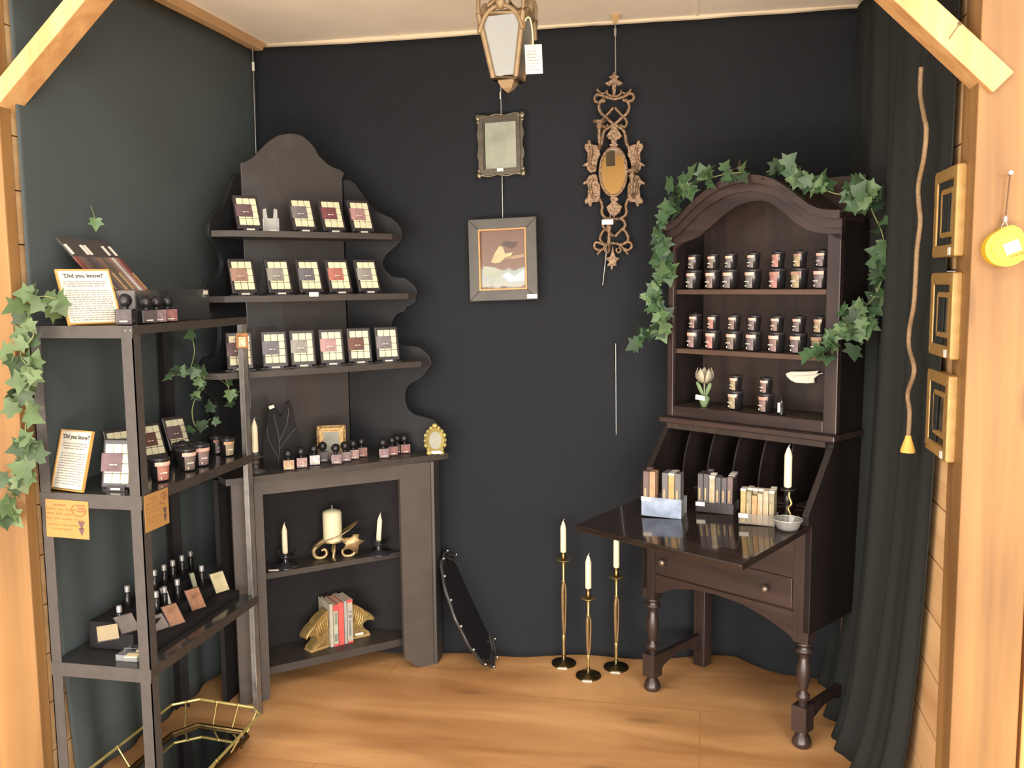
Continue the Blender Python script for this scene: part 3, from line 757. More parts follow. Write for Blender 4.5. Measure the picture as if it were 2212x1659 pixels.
def eagle(X, sgn, label, sc=1.):
    t = thing('eagle_bookend', label, 'bookend', X, 'gold eagle bookends')
    q = [(sgn * x * sc, z * sc) for x, z in eg]
    if sgn < 0: q = q[::-1]
    core = [p for p in q]
    mb = MB(); mb.prism(q, -.022, .022, T(0, .02, 0) @ rot('X', 90)); part('eagle', mb, eagm, t, bev=.007, seg=3)
    for k in range(6):
        x0, z0 = -.006 - .009 * k, .134 - .008 * k
        mb = MB(); mb.tube(catmull([(sgn * (x0 - .004), -.003, z0), (sgn * (x0 + .002), -.004, z0 - .026), (sgn * (x0 - .002 + .004 * k), -.003, z0 - .058 + .004 * k)], 5), [.0012 + .0026 * math.sin(PI * i / 10) for i in range(11)], 8); part('feather', mb, eagm, t)
    mb = MB(); mb.tube(catmull([(sgn * -.056, -.003, .112), (sgn * -.072, -.004, .098), (sgn * -.090, -.003, .084), (sgn * -.101, -.003, .066)], 5), [.003 + .002 * math.sin(PI * i / 15) for i in range(16)], 8); part('feather', mb, eagm, t)
    mb = MB(); mb.tube(catmull([(sgn * -.012, -.003, .020), (sgn * -.040, -.003, .024), (sgn * -.066, -.003, .010)], 5), .003, 8); part('feather', mb, eagm, t)
    mb = MB(); mb.ball((sgn * -.072 * sc, -.003, .090 * sc), .004, 8)
    part('eye', mb, eagm, t)
    part('base', MB().b2((-.085 * sc if sgn > 0 else 0, -.006, -.0), (0 if sgn > 0 else .085 * sc, .046, .010)), M('gold_base', (196, 162, 108), .4, .4, var=.1), t, bev=.003)
    return t
eagle(BX @ T(-.051, 0, .0) @ rot('Z', 12) , 1, 'gold eagle head bookend facing left, left of the books')
r = eagle(BX @ T(xx + .001, .02, 0), -1, 'gold eagle head bookend facing right with a white sticker, right of the books')
part('price_sticker', MB().b2((.016, -.0085, .014), (.052, -.0065, .024)), sticker, r)

# ------------------------------------------------------------------ studded tray leaning against the bookcase end
c = Vector((.957, -.075, .226)); a = Vector((-.105, .03, .222)); b = Vector((.012, .19, .0))
a_l = a.length; an = a.normalized(); b = b - an * b.dot(an); b_l = .15; bn = b.normalized(); nn = bn.cross(an).normalized()
if nn.x < 0: nn = -nn
TX = frame(c, bn, an, nn)
t = thing('round_tray', 'black scalloped tray with silver studs leaning beside the corner bookcase', 'tray', TX)
N = 64
def rim(k, s=1., z=0.): q = 2 * PI * k / N; e = 1 + .02 * math.cos(12 * q); return (b_l * s * e * math.cos(q), a_l * s * e * math.sin(q), z)
mb = MB(); vs = [rim(k, .86, -.012) for k in range(N)] + [rim(k, .86, -.004) for k in range(N)]
mb.add(vs, [list(range(N))[::-1], list(range(N, 2 * N))] + [(k, (k + 1) % N, (k + 1) % N + N, k + N) for k in range(N)]); part('plate', mb, glossy, t)
mb = MB(); mb.tube([rim(k, .98, .002) for k in range(N)], .007, 8, closed=True); mb.tube([rim(k, .91, -.004) for k in range(N)], .007, 8, closed=True); part('rim', mb, M('tray_rim', (50, 48, 48), .25, var=.1), t)
mb = MB()
for k in range(14):
    x, y, z = rim(k * N / 14 + 1.5, 1.0, .012); mb.ball((x, y, z), .0065, 10)
part('stud', mb, steel, t)
# ------------------------------------------------------------------ black metal rack along the left wall
RX0, RX1, RY0, RY1 = .003, .332, -1.315, -.655
rk = thing('metal_rack', 'narrow black metal shelving rack along the left wall', 'rack', (.16, -.96, 0))
ZR = (1.44, .957, .445)
def lpost(x, y, sx, sy, h, mat, lab=None):
    mb = MB(); w = .036; th = .003
    mb.b2((min(x, x + sx * w), min(y, y + sy * th), 0), (max(x, x + sx * w), max(y, y + sy * th), h))
    mb.b2((min(x, x + sx * th), min(y, y + sy * w), 0), (max(x, x + sx * th), max(y, y + sy * w), h))
    return part('post', mb, mat, rk, True, lab)
lpost(RX0, RY0, 1, 1, 1.437, iron); lpost(RX1, RY0, -1, 1, 1.437, iron)
lpost(RX1, RY1, -1, -1, 1.437, M('silver_post', (136, 132, 128), .3, .5, var=.2, scale=20), 'post in brighter silver grey'); lpost(RX0, RY1, 1, -1, 1.437, bdark)  # right post paler and more metallic, back left one in the darker paint
gs = M('rack_shelf', (46, 44, 42), .16, var=.1, scale=8, coat=.3)
for k, z in enumerate(ZR):
    mb = MB(); mb.b2((RX0 + .004, RY0 + .004, z - .012), (RX1 - .004, RY1 - .004, z)); part('shelf', mb, gs, rk, True)
    h = .034 if k == 0 else .040
    mb = MB(); mb.b2((RX0, RY0 - .001, z - h), (RX1, RY0 + .003, z + .001)); part('front_rail', mb, iron, rk, True)
    mb = MB(); mb.b2((RX1 - .003, RY0, z - h * .7), (RX1 + .001, RY1, z + .001)); part('side_rail', mb, black_p, rk, True)
mb = MB()
for z in (1.425, 1.42): mb.ball((RX1 - .022, RY0 - .001, 1.428), .004, 8, (1, .4, 1)); mb.ball((RX1 - .006, RY0 - .001, 1.428), .004, 8, (1, .4, 1))
part('bolt', mb, steel, rk, True, stuff=False)

# signs
def sign(X, label, seed, w=.128, h=.172, nl=16):
    t = thing('information_sign', label, 'sign', X)
    mb = MB(); mb.ring(w, h, .004, .009); part('frame', mb, M('gilt_edge', (206, 160, 92), .4, .3), t)
    part('backing', MB().b2((-w / 2 + .002, -.002, .002), (w / 2 - .002, 0, h - .002)), kraft, t)
    part('paper', MB().b2((-w / 2 + .004, -.0055, .006), (w / 2 - .004, -.003, h - .004)), paper, t)
    part('heading', text_mb("'Did you know?'", .0175, T(0, -.0058, h - .026) @ rot('X', 90)), ink, t)
    mb = MB(); rn = random.Random(seed); z = h - .040
    for k in range(3):
        m_ = (.016, .014, .024)[k]; words(mb, -w / 2 + m_, w / 2 - m_, z, .0032, -.0058, rnd=rn); z -= .0075
    z -= .007
    while z > .014:
        m_ = rn.choice((.010, .012, .016)); words(mb, -w / 2 + m_, w / 2 - m_, z, .0028, -.0058, rnd=rn); z -= .0074
    part('small_print', mb, inkp, t)
    return t
def lean(p, yaw, tilt): return T(Vector(p)) @ rot('Z', yaw) @ rot('X', -tilt)
sp = onY(200, 694, -1.27); sp = Vector((sp.x, -1.27, ZR[0] + .001))
sp.y = -1.258
sign(lean(sp, 55, 30), "white 'Did you know?' sign on top of the rack, leaning back to the left", 21, .150, .180)
sp = onY(151, 1070, -1.28); sp = Vector((sp.x, -1.285, ZR[1] + .001))
sign(lean(sp, -14, 16), "white 'Did you know?' sign on the second rack shelf beside a wax pack", 22, .132, .178)

# yellow hand lettered cards hung from the second shelf
rust = M('rust_ink', (142, 92, 60), .8); mauve = M('mauve_ink', (96, 70, 68), .8); scrib = M('faint_brown_ink', (142, 106, 58), .8)
def card(X, w, h, label, seed):
    t = thing('kraft_card', label, 'card', X)
    part('card', MB().b2((0, -.0012, -h), (w, 0, 0)), kraft, t)
    rn = random.Random(seed); mb = MB()
    for (x0, x1, z, hh) in ((.03, .50, .25, .07), (.03, .56, .37, .08), (.03, .72, .50, .08), (.06, .55, .66, .06), (.16, .45, .77, .06)):
        x = x0
        while x < x1:
            l = rn.uniform(.12, .26); pts = []; n = max(4, int(l / .022))
            for i in range(n + 1): pts.append(((x + l * i / n) * w, -.0016, -(z + hh * (.5 * (i % 2) - .25) * rn.uniform(.5, 1.1)) * h))
            mb.tube(pts, .0011, 5, smooth=False); x += l + .05
    part('handwriting', mb, scrib, t)
    mb = MB(); x = .2
    pts = [((.20 + .28 * i / 9) * w, -.0016, -(.12 + .03 * (i % 2)) * h) for i in range(10)]; mb.tube(pts, .0013, 5, smooth=False)
    part('heading', mb, rust, t)
    mb = MB()
    mb.tube([((.78 + .17 * math.cos(q / 20 * 4.2 + 2.2)) * w, -.0016, -(.24 - .16 * math.sin(q / 20 * 4.2 + 2.2)) * h) for q in range(21)], .0014, 5)
    for z, a, b in ((.12, .72, .92), (.20, .76, .94), (.27, .74, .92)): mb.box((w * (a + b) / 2, -.0016, -z * h), (w * (b - a), .0006, h * .045))
    part('emblem', mb, rust, t)
    mb = MB()
    for z0, z1, hw in ((.53, .75, .085), (.71, .92, .075)): mb.prism([((.83 - hw) * w, -z0 * h), ((.83 + hw) * w, -z0 * h), (.83 * w, -z1 * h)], .0012, .0018, rot('X', 90))
    part('arrow', mb, mauve, t)
    return t
c0 = onY(97, 1080, RY0 - .004); c1 = onY(188, 1084, RY0 - .004)
card(T(Vector((c0.x, RY0 - .0012, .940))) @ rot('Y', 1.5), c1.x - c0.x + .002, .112, 'yellow hand lettered card on the front of the second rack shelf', 5)
s0 = onX(312, 1072, RX1 + .004); s1 = onX(363, 1049, RX1 + .004)
card(T(s0.x - .0026, s0.y, s0.z) @ rot('Z', 90), (s1.y - s0.y), .108, 'yellow hand lettered card hanging on the long side of the rack', 6)

# kraft tag tied to the right post
q = onY(526, 735, RY1 - .03)
t = thing('kraft_tag', 'small brown kraft tag tied to the right rack post', 'tag', T(q + Vector((.004, -.02, 0))) @ rot('Z', 8))
part('tag', MB().b2((-.020, -.001, -.026), (.022, .001, .026)), M('kraft_brown', (142, 98, 58), .8), t, bev=.002)
part('label', MB().b2((-.010, -.0018, -.020), (.014, -.001, .012)), M('tag_cream', (196, 180, 148), .8), t)
mb = MB(); mb.tube([(.002 + .009 * math.cos(a * .5), -.0024, -.004 + .012 * math.sin(a * .5)) for a in range(11)], .0009, 5); part('printing', mb, M('tag_print', (170, 124, 84), .8), t)
mb = MB(); mb.tube([(0, 0, .024), (-.012, -.001, .012), (-.034, .01, .0)], .001, 5); part('string', mb, wick_m, t)

# ------------------------------------------------------------------ top of the rack: stick display, bottles
FX0 = .248
ya = onX(232, 690, FX0).y; yb = onX(453, 678, FX0).y
ya = -1.165; yb = min(yb, -.675)
bx = thing('display_box', 'glossy black open box holding a fan of long incense packets on the rack', 'display box', (FX0, (ya + yb) / 2, ZR[0]))
hb = .098; bw = .14
acb = M('black_acrylic', (58, 58, 58), .10, var=.15, scale=9, coat=.6)
mb = MB(); mb.b2((FX0 - .004, ya, ZR[0] + .001), (FX0, yb, ZR[0] + hb)); part('front_panel', mb, acb, bx, True)
mb = MB(); mb.b2((FX0 - bw, ya, ZR[0] + .001), (FX0 - .004, ya + .004, ZR[0] + hb)); part('end_panel', mb, M('grey_acrylic', (96, 92, 88), .2, var=.05), bx, True)
mb = MB(); mb.b2((FX0 - bw, yb - .004, ZR[0] + .001), (FX0 - .004, yb, ZR[0] + hb)); part('end_panel', mb, acb, bx, True)
mb = MB(); mb.b2((FX0 - bw, ya + .004, ZR[0] + .001), (FX0 - .004, yb - .004, ZR[0] + .005)); part('bottom', mb, acb, bx, True)
mb = MB(); mb.b2((FX0 - .0005, yb - .035, ZR[0] + hb - .017), (FX0 + .001, yb - .008, ZR[0] + hb - .004)); part('price_sticker', mb, sticker, bx, True)
pkm = [M('packet_%d' % i, c, .4, var=.35, scale=18, stretch=(1, 1, .4)) for i, c in enumerate([(116, 62, 58), (104, 86, 80), (92, 80, 76), (76, 64, 60), (84, 76, 84), (104, 88, 80), (128, 100, 84), (92, 84, 78), (108, 92, 84), (140, 108, 100), (188, 188, 180), (150, 110, 100)])]
darkp = M('packet_head', (64, 60, 58), .5, var=.06)
NP = 13; yp0 = onX(160, 600, FX0 - .03).y; yp1 = onX(362, 604, FX0 - .03).y
yp0 = ya + .012; yp1 = min(yp1, yb - .02)
heads = {0: 1, 4: 1, 5: 1, 10: 1, 12: 1}
ord_ = ['first', 'second', 'third', 'fourth', 'fifth', 'sixth', 'seventh', 'eighth', 'ninth', 'tenth', 'eleventh', 'twelfth', 'thirteenth']
for k in range(NP):
    y = yp0 + (yp1 - yp0) * k / (NP - 1)
    X = T(FX0 - .022, y, ZR[0] + .012) @ rot('X', 10) @ rot('Y', -39)
    lb = '%s incense packet from the left in the rack top box, %s' % (ord_[k], {0: 'white panel near its tip', 4: 'white panel near its tip', 5: 'white panel near its tip', 10: 'pale stripe down its face', 12: 'white panel and gold letters'}.get(k, 'dark tip and brownish face'))
    t = thing('incense_packet', lb, 'incense packet', X, 'incense packets fanned in the rack top box')
    wv = (yp1 - yp0) / NP * .86
    part('sleeve', MB().b2((-.006, -wv / 2, 0), (0, wv / 2, .245)), pkm[k % 12], t)
    part('tip', MB().b2((-.006, -wv / 2, .245), (0, wv / 2, .318)), darkp, t)
    if k in heads: part('white_panel', MB().b2((0, -wv * .42, .254), (.0008, wv * .42, .292)), sticker, t)
    if k in (2, 3, 6, 8, 12):
        mb = MB(); rn = random.Random(k)
        z = .12
        while z < .185: mb.box((.0006, 0, z), (.0008, wv * rn.uniform(.4, .7), .0035)); z += .006
        part('lettering', mb, M('gold_print', (196, 178, 116), .5), t)
for px, py, lb, lab in [(281, 690, 'cube bottle nearest the front post on top of the rack, emblem on its face', 3), (318, 688, 'cube bottle second from the front post on top of the rack', 3), (340, 686, 'cube bottle third from the front post on top of the rack', 4), (364, 684, 'cube bottle farthest from the front post on top of the rack', 5)]:
    q = onX(px, py, .285); q = Vector((.284, q.y, ZR[0] + .001))
    if px == 281: q = Vector((.278, -1.262, ZR[0] + .001))
    b = place_bottle(q, 55 if px > 281 else 20, lb, lab, 'cube bottles on top of the rack', 1.0 if px > 281 else 1.12)

# ------------------------------------------------------------------ second shelf
z2 = ZR[1] + .001
q = onY(250, 1072, -1.27); place_pack((q.x, -1.262, z2), 4, 12, 'wax melt pack beside the sign at the front of the second rack shelf', LAB[0], sc=1.06, slab='black easel at the front of the second rack shelf beside the sign')
for px, py, X_, lb, lab in [(268, 985, .10, 'wax melt pack mostly hidden behind the front rack post, cream corner showing', 5), (338, 985, .13, 'wax melt pack on the second rack shelf above the salmon candle tin', 7), (392, 965, .13, 'wax melt pack with an ivy leaf at its corner, second rack shelf', 0)]:
    q = onX(px, py, X_); place_pack((X_, q.y, z2), 62, 24, lb, LAB[lab], sc=.9, dz=.022, slab={268: 'black easel hidden behind the front rack post, second rack shelf', 338: 'black easel behind the salmon labelled jar on the second rack shelf', 392: 'black easel under the ivy sprig on the second rack shelf'}[px])
# candle tins: tapered black tumbler with a lid, a wrap label, tiny emblem
def make_jar():
    t = thing('candle_jar', '', 'candle jar')
    mb = MB(); mb.lathe([(.0215, 0), (.0235, .002), (.0285, .058), (.0285, .060)], 24); part('tumbler', mb, glossy, t)
    mb = MB(); mb.lathe([(.0285, .060), (.0300, .061), (.0300, .068), (.027, .070), (.012, .0705), (.009, .076), (.0, .077)], 24); part('lid', mb, M('jar_lid', (44, 42, 44), .35, var=.05), t)
    mb = MB(); fn = lambda u, v: Vector((0, 0, 0)); vs = []
    def pt(u, v):
        a = -PI / 2 - .75 + 1.5 * u; z = .004 + v * .052; r = .0236 + (z - .002) / .056 * .005 + .0006
        return Vector((r * math.cos(a), r * math.sin(a), z))
    mb.grid(pt, 10, 3); part('label', mb, M('jar_label', (110, 98, 94), .5, var=.3, scale=60), t)
    mb = MB()
    for k in range(5): mb.box((-.012 + k * .0045, -.0268, .026), (.0036, .0016, .003))
    mb.box((-.010, -.0256, .011), (.004, .0016, .006)); part('label_text', mb, M('print_bright', (232, 224, 206), .6), t)
    return t
jar0 = make_jar(); jar_used = [False]
JL = [M('jar_%s' % n, c, .5, var=.3, scale=60) for n, c in (('grey', (112, 108, 106)), ('taupe', (120, 106, 98)), ('pinkish', (132, 110, 106)), ('rose', (160, 116, 108)), ('straw', (152, 138, 108)), ('slate', (96, 96, 98)), ('salmon', (176, 120, 104)), ('mauve', (114, 102, 106)))]
capm_ = {}
def place_jar(X, label, lab, group, rim=None):
    if not jar_used[0]:
        jar_used[0] = True; r = jar0; r.matrix_world = X; ROOT[r.name] = X.copy(); r['label'] = label; r['group'] = group
    else: r = dup(jar0, X, label, group)
    recolor(r, 'label', JL[lab])
    if rim:
        mb = MB()
        def pt(u, v):
            a = -PI / 2 - .95 + 1.9 * u; z = .047 + v * .011; rr = .0288 + .0008
            return Vector((rr * math.cos(a), rr * math.sin(a), z))
        mb.grid(pt, 10, 2); part('label_edge', mb, rim, r, label='pale upper edge of the label')
    return r
rimp = M('rim_pink', (226, 178, 160), .5); rimc = M('rim_cream', (226, 212, 170), .5); rimg = M('rim_gold', (206, 168, 112), .5)
for px, py, X_, lb, lab, rm in [(346, 1036, .262, 'candle jar with salmon label, nearest the front post on the second rack shelf', 6, rimp), (404, 1016, .258, 'grey labelled candle jar right of the salmon one on the second rack shelf', 1, None), (394, 975, .19, 'dark candle jar behind the grey labelled jar on the second rack shelf', 5, None), (433, 996, .258, 'candle jar with tall pink edged label on the second rack shelf', 2, rimp), (468, 968, .20, 'candle jar with a pale pink rim at the back of the second rack shelf', 7, rimp), (491, 988, .258, 'candle jar with gold label, nearest the right rack post', 4, rimg)]:
    q = onX(px, py, X_); place_jar(T(X_, q.y, z2) @ rot('Z', 62) @ Matrix.Scale(1.05 if px < 440 else .9, 4), lb, lab, 'candle jars on the second rack shelf', rm)

# ------------------------------------------------------------------ third shelf: stepped riser, roller bottles, picture cards
z3 = ZR[2] + .001
ys = (-1.20, -.67)
rs = thing('stepped_riser', 'black stepped riser on the third rack shelf', 'riser', (.13, -.92, z3))
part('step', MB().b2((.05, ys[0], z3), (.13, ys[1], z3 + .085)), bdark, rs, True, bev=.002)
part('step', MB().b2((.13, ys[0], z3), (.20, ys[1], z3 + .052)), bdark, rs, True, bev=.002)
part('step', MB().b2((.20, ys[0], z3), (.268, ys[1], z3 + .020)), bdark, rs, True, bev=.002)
def make_roller():
    t = thing('roller_bottle', '', 'roller bottle')
    mb = MB(); mb.lathe([(.009, 0), (.0095, .002), (.0095, .048), (.006, .053)], 14); part('bottle', mb, glossy, t)
    mb = MB(); mb.lathe([(.0085, .053), (.0088, .070), (.007, .0735), (0, .0745)], 14); part('cap', mb, M('satin_cap', (150, 148, 146), .35, .4), t)
    return t
rol0 = make_roller(); first = [True]
for k, (px, py, X_) in enumerate([(336, 1290, .09), (357, 1285, .09), (376, 1280, .09), (396, 1274, .09), (420, 1268, .09), (443, 1258, .09), (339, 1318, .165), (357, 1312, .165), (438, 1284, .165), (385, 1300, .165), (259, 1342, .13), (278, 1330, .10)]):
    st = z3 + (.085 if X_ < .13 else .052)
    y = min(onX(px, py, X_).y, -.685); X = T(X_, y, st)
    row = 'back' if X_ < .13 else 'middle'
    lb = ['%s silver capped roller bottle from the front post, %s step of the riser' % (['first', 'second', 'third', 'fourth', 'fifth', 'sixth', 'first', 'second', 'fourth', 'third', '', ''][k], row), 'roller bottle left of the front rack post, on the middle riser step', 'roller bottle just left of the front rack post, back riser step'][0 if k < 10 else k - 9]
    if first[0]: first[0] = False; rol0.matrix_world = X; ROOT[rol0.name] = X.copy(); rol0['label'] = lb; rol0['group'] = 'roller bottles on the riser'
    else: dup(rol0, X, lb, 'roller bottles on the riser')
imgs = [M('card_cream', (196, 186, 146), .5, var=.25, scale=24), M('card_amber', (150, 108, 82), .5, var=.5, scale=30), M('card_peach', (150, 112, 88), .5, var=.4, scale=26), M('card_grey', (120, 112, 108), .5, var=.3, scale=24), M('card_sand', (164, 148, 118), .6, var=.15, scale=20)]
def sachet(px, py, X_, st, im, lb, w=.050, h=.068, yaw=62, tilt=38, roll=0):
    q = onX(px, py, X_); X = T(X_, q.y, st) @ rot('Z', yaw) @ rot('X', -tilt)
    t = thing('sachet', lb, 'sachet', X, 'picture fronted sachets on the riser')
    part('packet', MB().b2((-w / 2, -.003, 0), (w / 2, .003, h)), plast, t, bev=.002)
    part('picture', MB().b2((-w / 2 + .002, -.0038, .003), (w / 2 - .002, -.003, h - .004)), im, t)
    return t
def steps_z(X_): return z3 + (.085 if X_ < .13 else .052 if X_ < .20 else .020)
sachet(482, 1294, .225, steps_z(.225), imgs[0], 'cream picture sachet nearest the right rack post', .058, .078, 65, 30)
sachet(431, 1328, .235, steps_z(.235), imgs[1], 'sachet with amber and white picture, second from the right rack post', .056, .078, 65, 34)
sachet(385, 1357, .245, steps_z(.245), imgs[2], 'sachet with peach coloured picture near the front rack post', .056, .078, 65, 42)
sachet(352, 1362, .22, steps_z(.22), imgs[3], 'dark grey sachet just right of the front rack post', .05, .06, 65, 48)
sachet(282, 1345, .185, steps_z(.185), imgs[3], 'grey sachet lying just left of the front rack post', .06, .07, 60, 52)
sachet(233, 1350, .16, steps_z(.16), imgs[4], 'sand coloured sachet at the far left of the riser', .062, .06, 40, 55)
sachet(364, 1310, .17, steps_z(.17), M('card_white', (214, 212, 204), .5, var=.15, scale=20), 'white topped sachet behind the peach sachet on the riser', .026, .07, 65, 26)
sachet(424, 1296, .17, steps_z(.17), M('card_green', (150, 152, 128), .5, var=.15, scale=20), 'thin green grey sachet above the amber sachet on the riser', .02, .065, 65, 22)
t = thing('clear_tray', 'low clear plastic tray with cream slips on the third rack shelf', 'tray', T(onX(290, 1390, .22).xy.to_3d() + Vector((0, 0, z3))) )
mb = MB(); mb.b2((-.03, -.05, 0), (.04, .06, .002)); mb.ring(.07, .02, .0015, .001)
for a, b in (((-.03, -.05), (.04, -.048)), ((-.03, .058), (.04, .06)), ((-.03, -.05), (-.028, .06)), ((.038, -.05), (.04, .06))): mb.b2((a[0], a[1], 0), (b[0], b[1], .018))
part('tray', mb, acryl, t)
mb = MB(); mb.b2((-.02, -.03, .003), (.02, .0, .006), rot('Z', 12)); part('slip', mb, M('slip_cream', (222, 206, 164), .7), t)
mb = MB(); mb.b2((-.01, .015, .003), (.03, .05, .006), rot('Z', -8)); part('slip', mb, MATS['slip_cream'], t)

# ------------------------------------------------------------------ octagonal mirror tray with a brass gallery, on the floor under the rack
mt = thing('mirror_tray', 'octagonal mirror tray with brass gallery rail on the floor under the rack', 'tray', (.28, -1.12, .03))
zb = .05; ztp = .115
def octo(x0, x1, y0, y1, cx, cy, z): return [Vector(p) for p in ((x0 + cx, y1, z), (x1 - cx, y1 - .01, z), (x1, y1 - cy, z), (x1 + .01, y0 + cy, z), (x1 - cx, y0, z), (x0 + cx, y0, z), (x0, y0 + cy, z), (x0, y1 - cy, z))]
bp_ = octo(.148, .402, -1.36, -.868, .07, .08, zb)
bp_[0].x = .20; bp_[1] = Vector((.385, -.885, zb)); bp_[2] = Vector((.410, -.915, zb))
tp_ = octo(.103, .45, -1.40, -.80, .075, .09, ztp)
tp_[0] = Vector((.180, -.815, ztp)); tp_[1] = Vector((.396, -.84, ztp)); tp_[2] = Vector((.442, -.885, ztp)); tp_[7] = Vector((.106, -.875, ztp))
mb = MB(); n = 8; mb.add([p - Vector((0, 0, .004)) for p in bp_], [list(range(8))]); mb.add([Vector((p.x, p.y, zb - .012)) for p in bp_], [list(range(8))]); part('mirror', mb, M('tray_mirror', (200, 204, 206), .03, 1., var=0), mt, True)
mb = MB(); mb.tube(bp_, .0075, 8, closed=True, smooth=False); part('base_rail', mb, brassd, mt, True)
mb = MB(); mb.tube(tp_, .0048, 8, closed=True, smooth=False)
part('top_rail', mb, M('bright_brass', (196, 180, 112), .34, .55, var=.1), mt, True)
for k in range(8):
    j = (k + 1) % 8
    fr_ = (.32, .72) if (bp_[k] - bp_[j]).length > .15 else (.5,)
    for f in fr_:
        a_ = tp_[k].lerp(tp_[j], f); b_ = bp_[k].lerp(bp_[j], f)
        mb = MB(); mb.tube([a_, b_], .0032, 8); mb.ball(a_, .0068, 8); part('strut', mb, brass, mt, True)
mb = MB()
for k in (0, 1, 4, 5): mb.tube([bp_[k] * .9 + Vector((.27, -1.1, zb)) * .1 - Vector((0, 0, .01)), Vector((bp_[k].x, bp_[k].y, .002)) * .9 + Vector((.27, -1.1, 0)) * .1], .01, 8)
part('feet', mb, brassd, mt, True)

# ------------------------------------------------------------------ ivy
def vine(name, label, path, n, size, mats, wid, facing, seed, stem_r=.0022, cat='ivy', dens=None, smooth=6, tails=()):
    """trailing artificial ivy: one stem part, one foliage part"""
    rn = random.Random(seed); path = [Vector(p) for p in path]; pp = catmull(path, smooth)
    t = thing(name, label, cat, path[0])
    mb = MB(); mb.tube(pp, stem_r, 6)
    for tl in tails: mb.tube(catmull(tl, 5), stem_r * .8, 6)
    part('stem', mb, stem_m, t, True)
    lv = MB(); fc = Vector(facing).normalized()
    allp = list(pp)
    for tl in tails: allp += catmull(tl, 5)
    L = [0]
    for k in range(n):
        i = int(rn.random() * (len(allp) - 1)) if dens is None else min(len(allp) - 2, int(dens(k / n) * (len(allp) - 1)))
        p = allp[i].lerp(allp[min(i + 1, len(allp) - 1)], rn.random())
        nrm = (fc + Vector((rn.gauss(0, .45), rn.gauss(0, .45), rn.gauss(0, .35)))).normalized()
        dn = Vector((rn.gauss(0, 1), rn.gauss(0, .6), rn.gauss(-.35, .8))); dn = (dn - nrm * dn.dot(nrm)).normalized()
        xx_ = dn.cross(nrm).normalized()
        off = Vector((rn.gauss(0, 1), rn.gauss(0, .5), rn.gauss(0, 1))) * wid * .6 + fc * abs(rn.gauss(0, wid * .3))
        s = size * rn.uniform(.7, 1.15)
        lv.leaf(frame(p + off, xx_, dn, nrm), s, rn.choice((0, 0, 1, 2)))
    part('leaves', lv, mats, t, True)
    return t
yv = RY0 - .035
pth = [(128, 648), (96, 640), (66, 650), (62, 690), (72, 725), (44, 765), (62, 800), (36, 835), (58, 870), (55, 930), (60, 985), (42, 1030), (22, 1075), (10, 1130)]
vine('ivy_vine', 'ivy trailing down over the left pine post from the rack top', [onY(x, y, yv - .05 * (y > 700)) for x, y in pth], 58, .058, leafw, .026, (.2, -1, .15), 3)
pth = [(372, 812), (410, 800), (440, 815), (425, 850), (415, 890), (425, 922), (455, 905)]
vine('ivy_vine', 'small ivy sprig hanging between the upper rack shelves', [onX(x, y, .20) for x, y in pth], 26, .042, leafs, .016, (.8, -.6, .1), 9,
     tails=[[onX(x, y, .20) for x, y in ((440, 815), (470, 818), (492, 835), (497, 862))], [onX(x, y, .2) for x, y in ((410, 800), (420, 760), (412, 720), (395, 690))]])
for px, py, lb, s in ((497, 858, 'single pale ivy leaf by the right rack post above the candle jars', .045), (500, 1003, 'single ivy leaf under the second rack shelf by the right post', .05), (207, 487, 'single ivy leaf peeking over the incense packets', .04)):
    q = onX(px, py, .27 if px > 300 else .06)
    t = thing('ivy_leaf', lb, 'ivy', q)
    mb = MB(); mb.leaf(frame((0, 0, s * .5), Vector((.65, .75, 0)).normalized(), (0, 0, -1), Vector((.75, -.65, 0)).normalized()), s); part('leaf', mb, leafs[2] if py < 1200 else leafs[0], t)
    mb = MB(); mb.tube(catmull([(0, 0, s * .4), (-.006, 0, s * .9), (-.02, .01, s * 1.5)], 5), .0012, 6); part('stalk', mb, stem_m, t)
# ------------------------------------------------------------------ things hung on the back wall
def Yw(z): return .178 + (.05 - .178) * 0  # cloth face near the top
YH = .108
def wire(name, a, b, r, label, mat=wire_m, cat='picture wire'):
    mb = MB(); mb.tube([a, b], r, 8); return mb
def hang_wire(px0, py0, px1, py1, label, Y=YH + .012, clips=(), hook=None):
    a, b = onY(px0, py0, Y), onY(px1, py1, Y)
    t = thing('hanging_wire', label, 'wire', b)
    mb = MB(); mb.tube([a, b], .0026, 8); part('wire', mb, wire_m, t, True)
    for cx, cy in clips:
        p = onY(cx, cy, Y); d = (a - b).normalized(); mb = MB(); mb.tube([p - d * .014, p + d * .014], .0062, 8); part('clip', mb, steel, t, True)
    if hook:
        p = onY(*hook, Y - .006); mb = MB(); mb.add([(-.020, 0, .02), (.020, 0, .02), (.009, 0, -.016), (-.009, 0, -.016), (-.020, -.008, .02), (.020, -.008, .02), (.009, -.008, -.03), (-.009, -.008, -.03)], [(0, 1, 2, 3), (7, 6, 5, 4), (0, 4, 5, 1), (1, 5, 6, 2), (2, 6, 7, 3), (3, 7, 4, 0)], T(p))
        part('hook', mb, M('brass_hook', (176, 146, 98), .5, .2), t, True)
    return t
hang_wire(1080, 75, 1086, 470, 'thin steel hanging wire holding the two pictures under the lantern', clips=((1081, 207),))
hang_wire(1329, 48, 1330, 170, 'steel hanging wire above the gilt mirror sconce, on a brass hook', clips=((1329, 70),), hook=(1330, 34))
hang_wire(1330, 742, 1332, 1106, 'lone steel wire hanging against the cloth left of the desk')
hang_wire(1322, 432, 1302, 616, 'loose end of wire slanting out below the gilt mirror sconce')
a, b = Vector((.035, .10, 2.52)), onY(553, 335, .09); b = Vector((.05, .09, b.z))
t = thing('hanging_wire', 'thin steel wire in the left back corner with a white clip', 'wire', b)
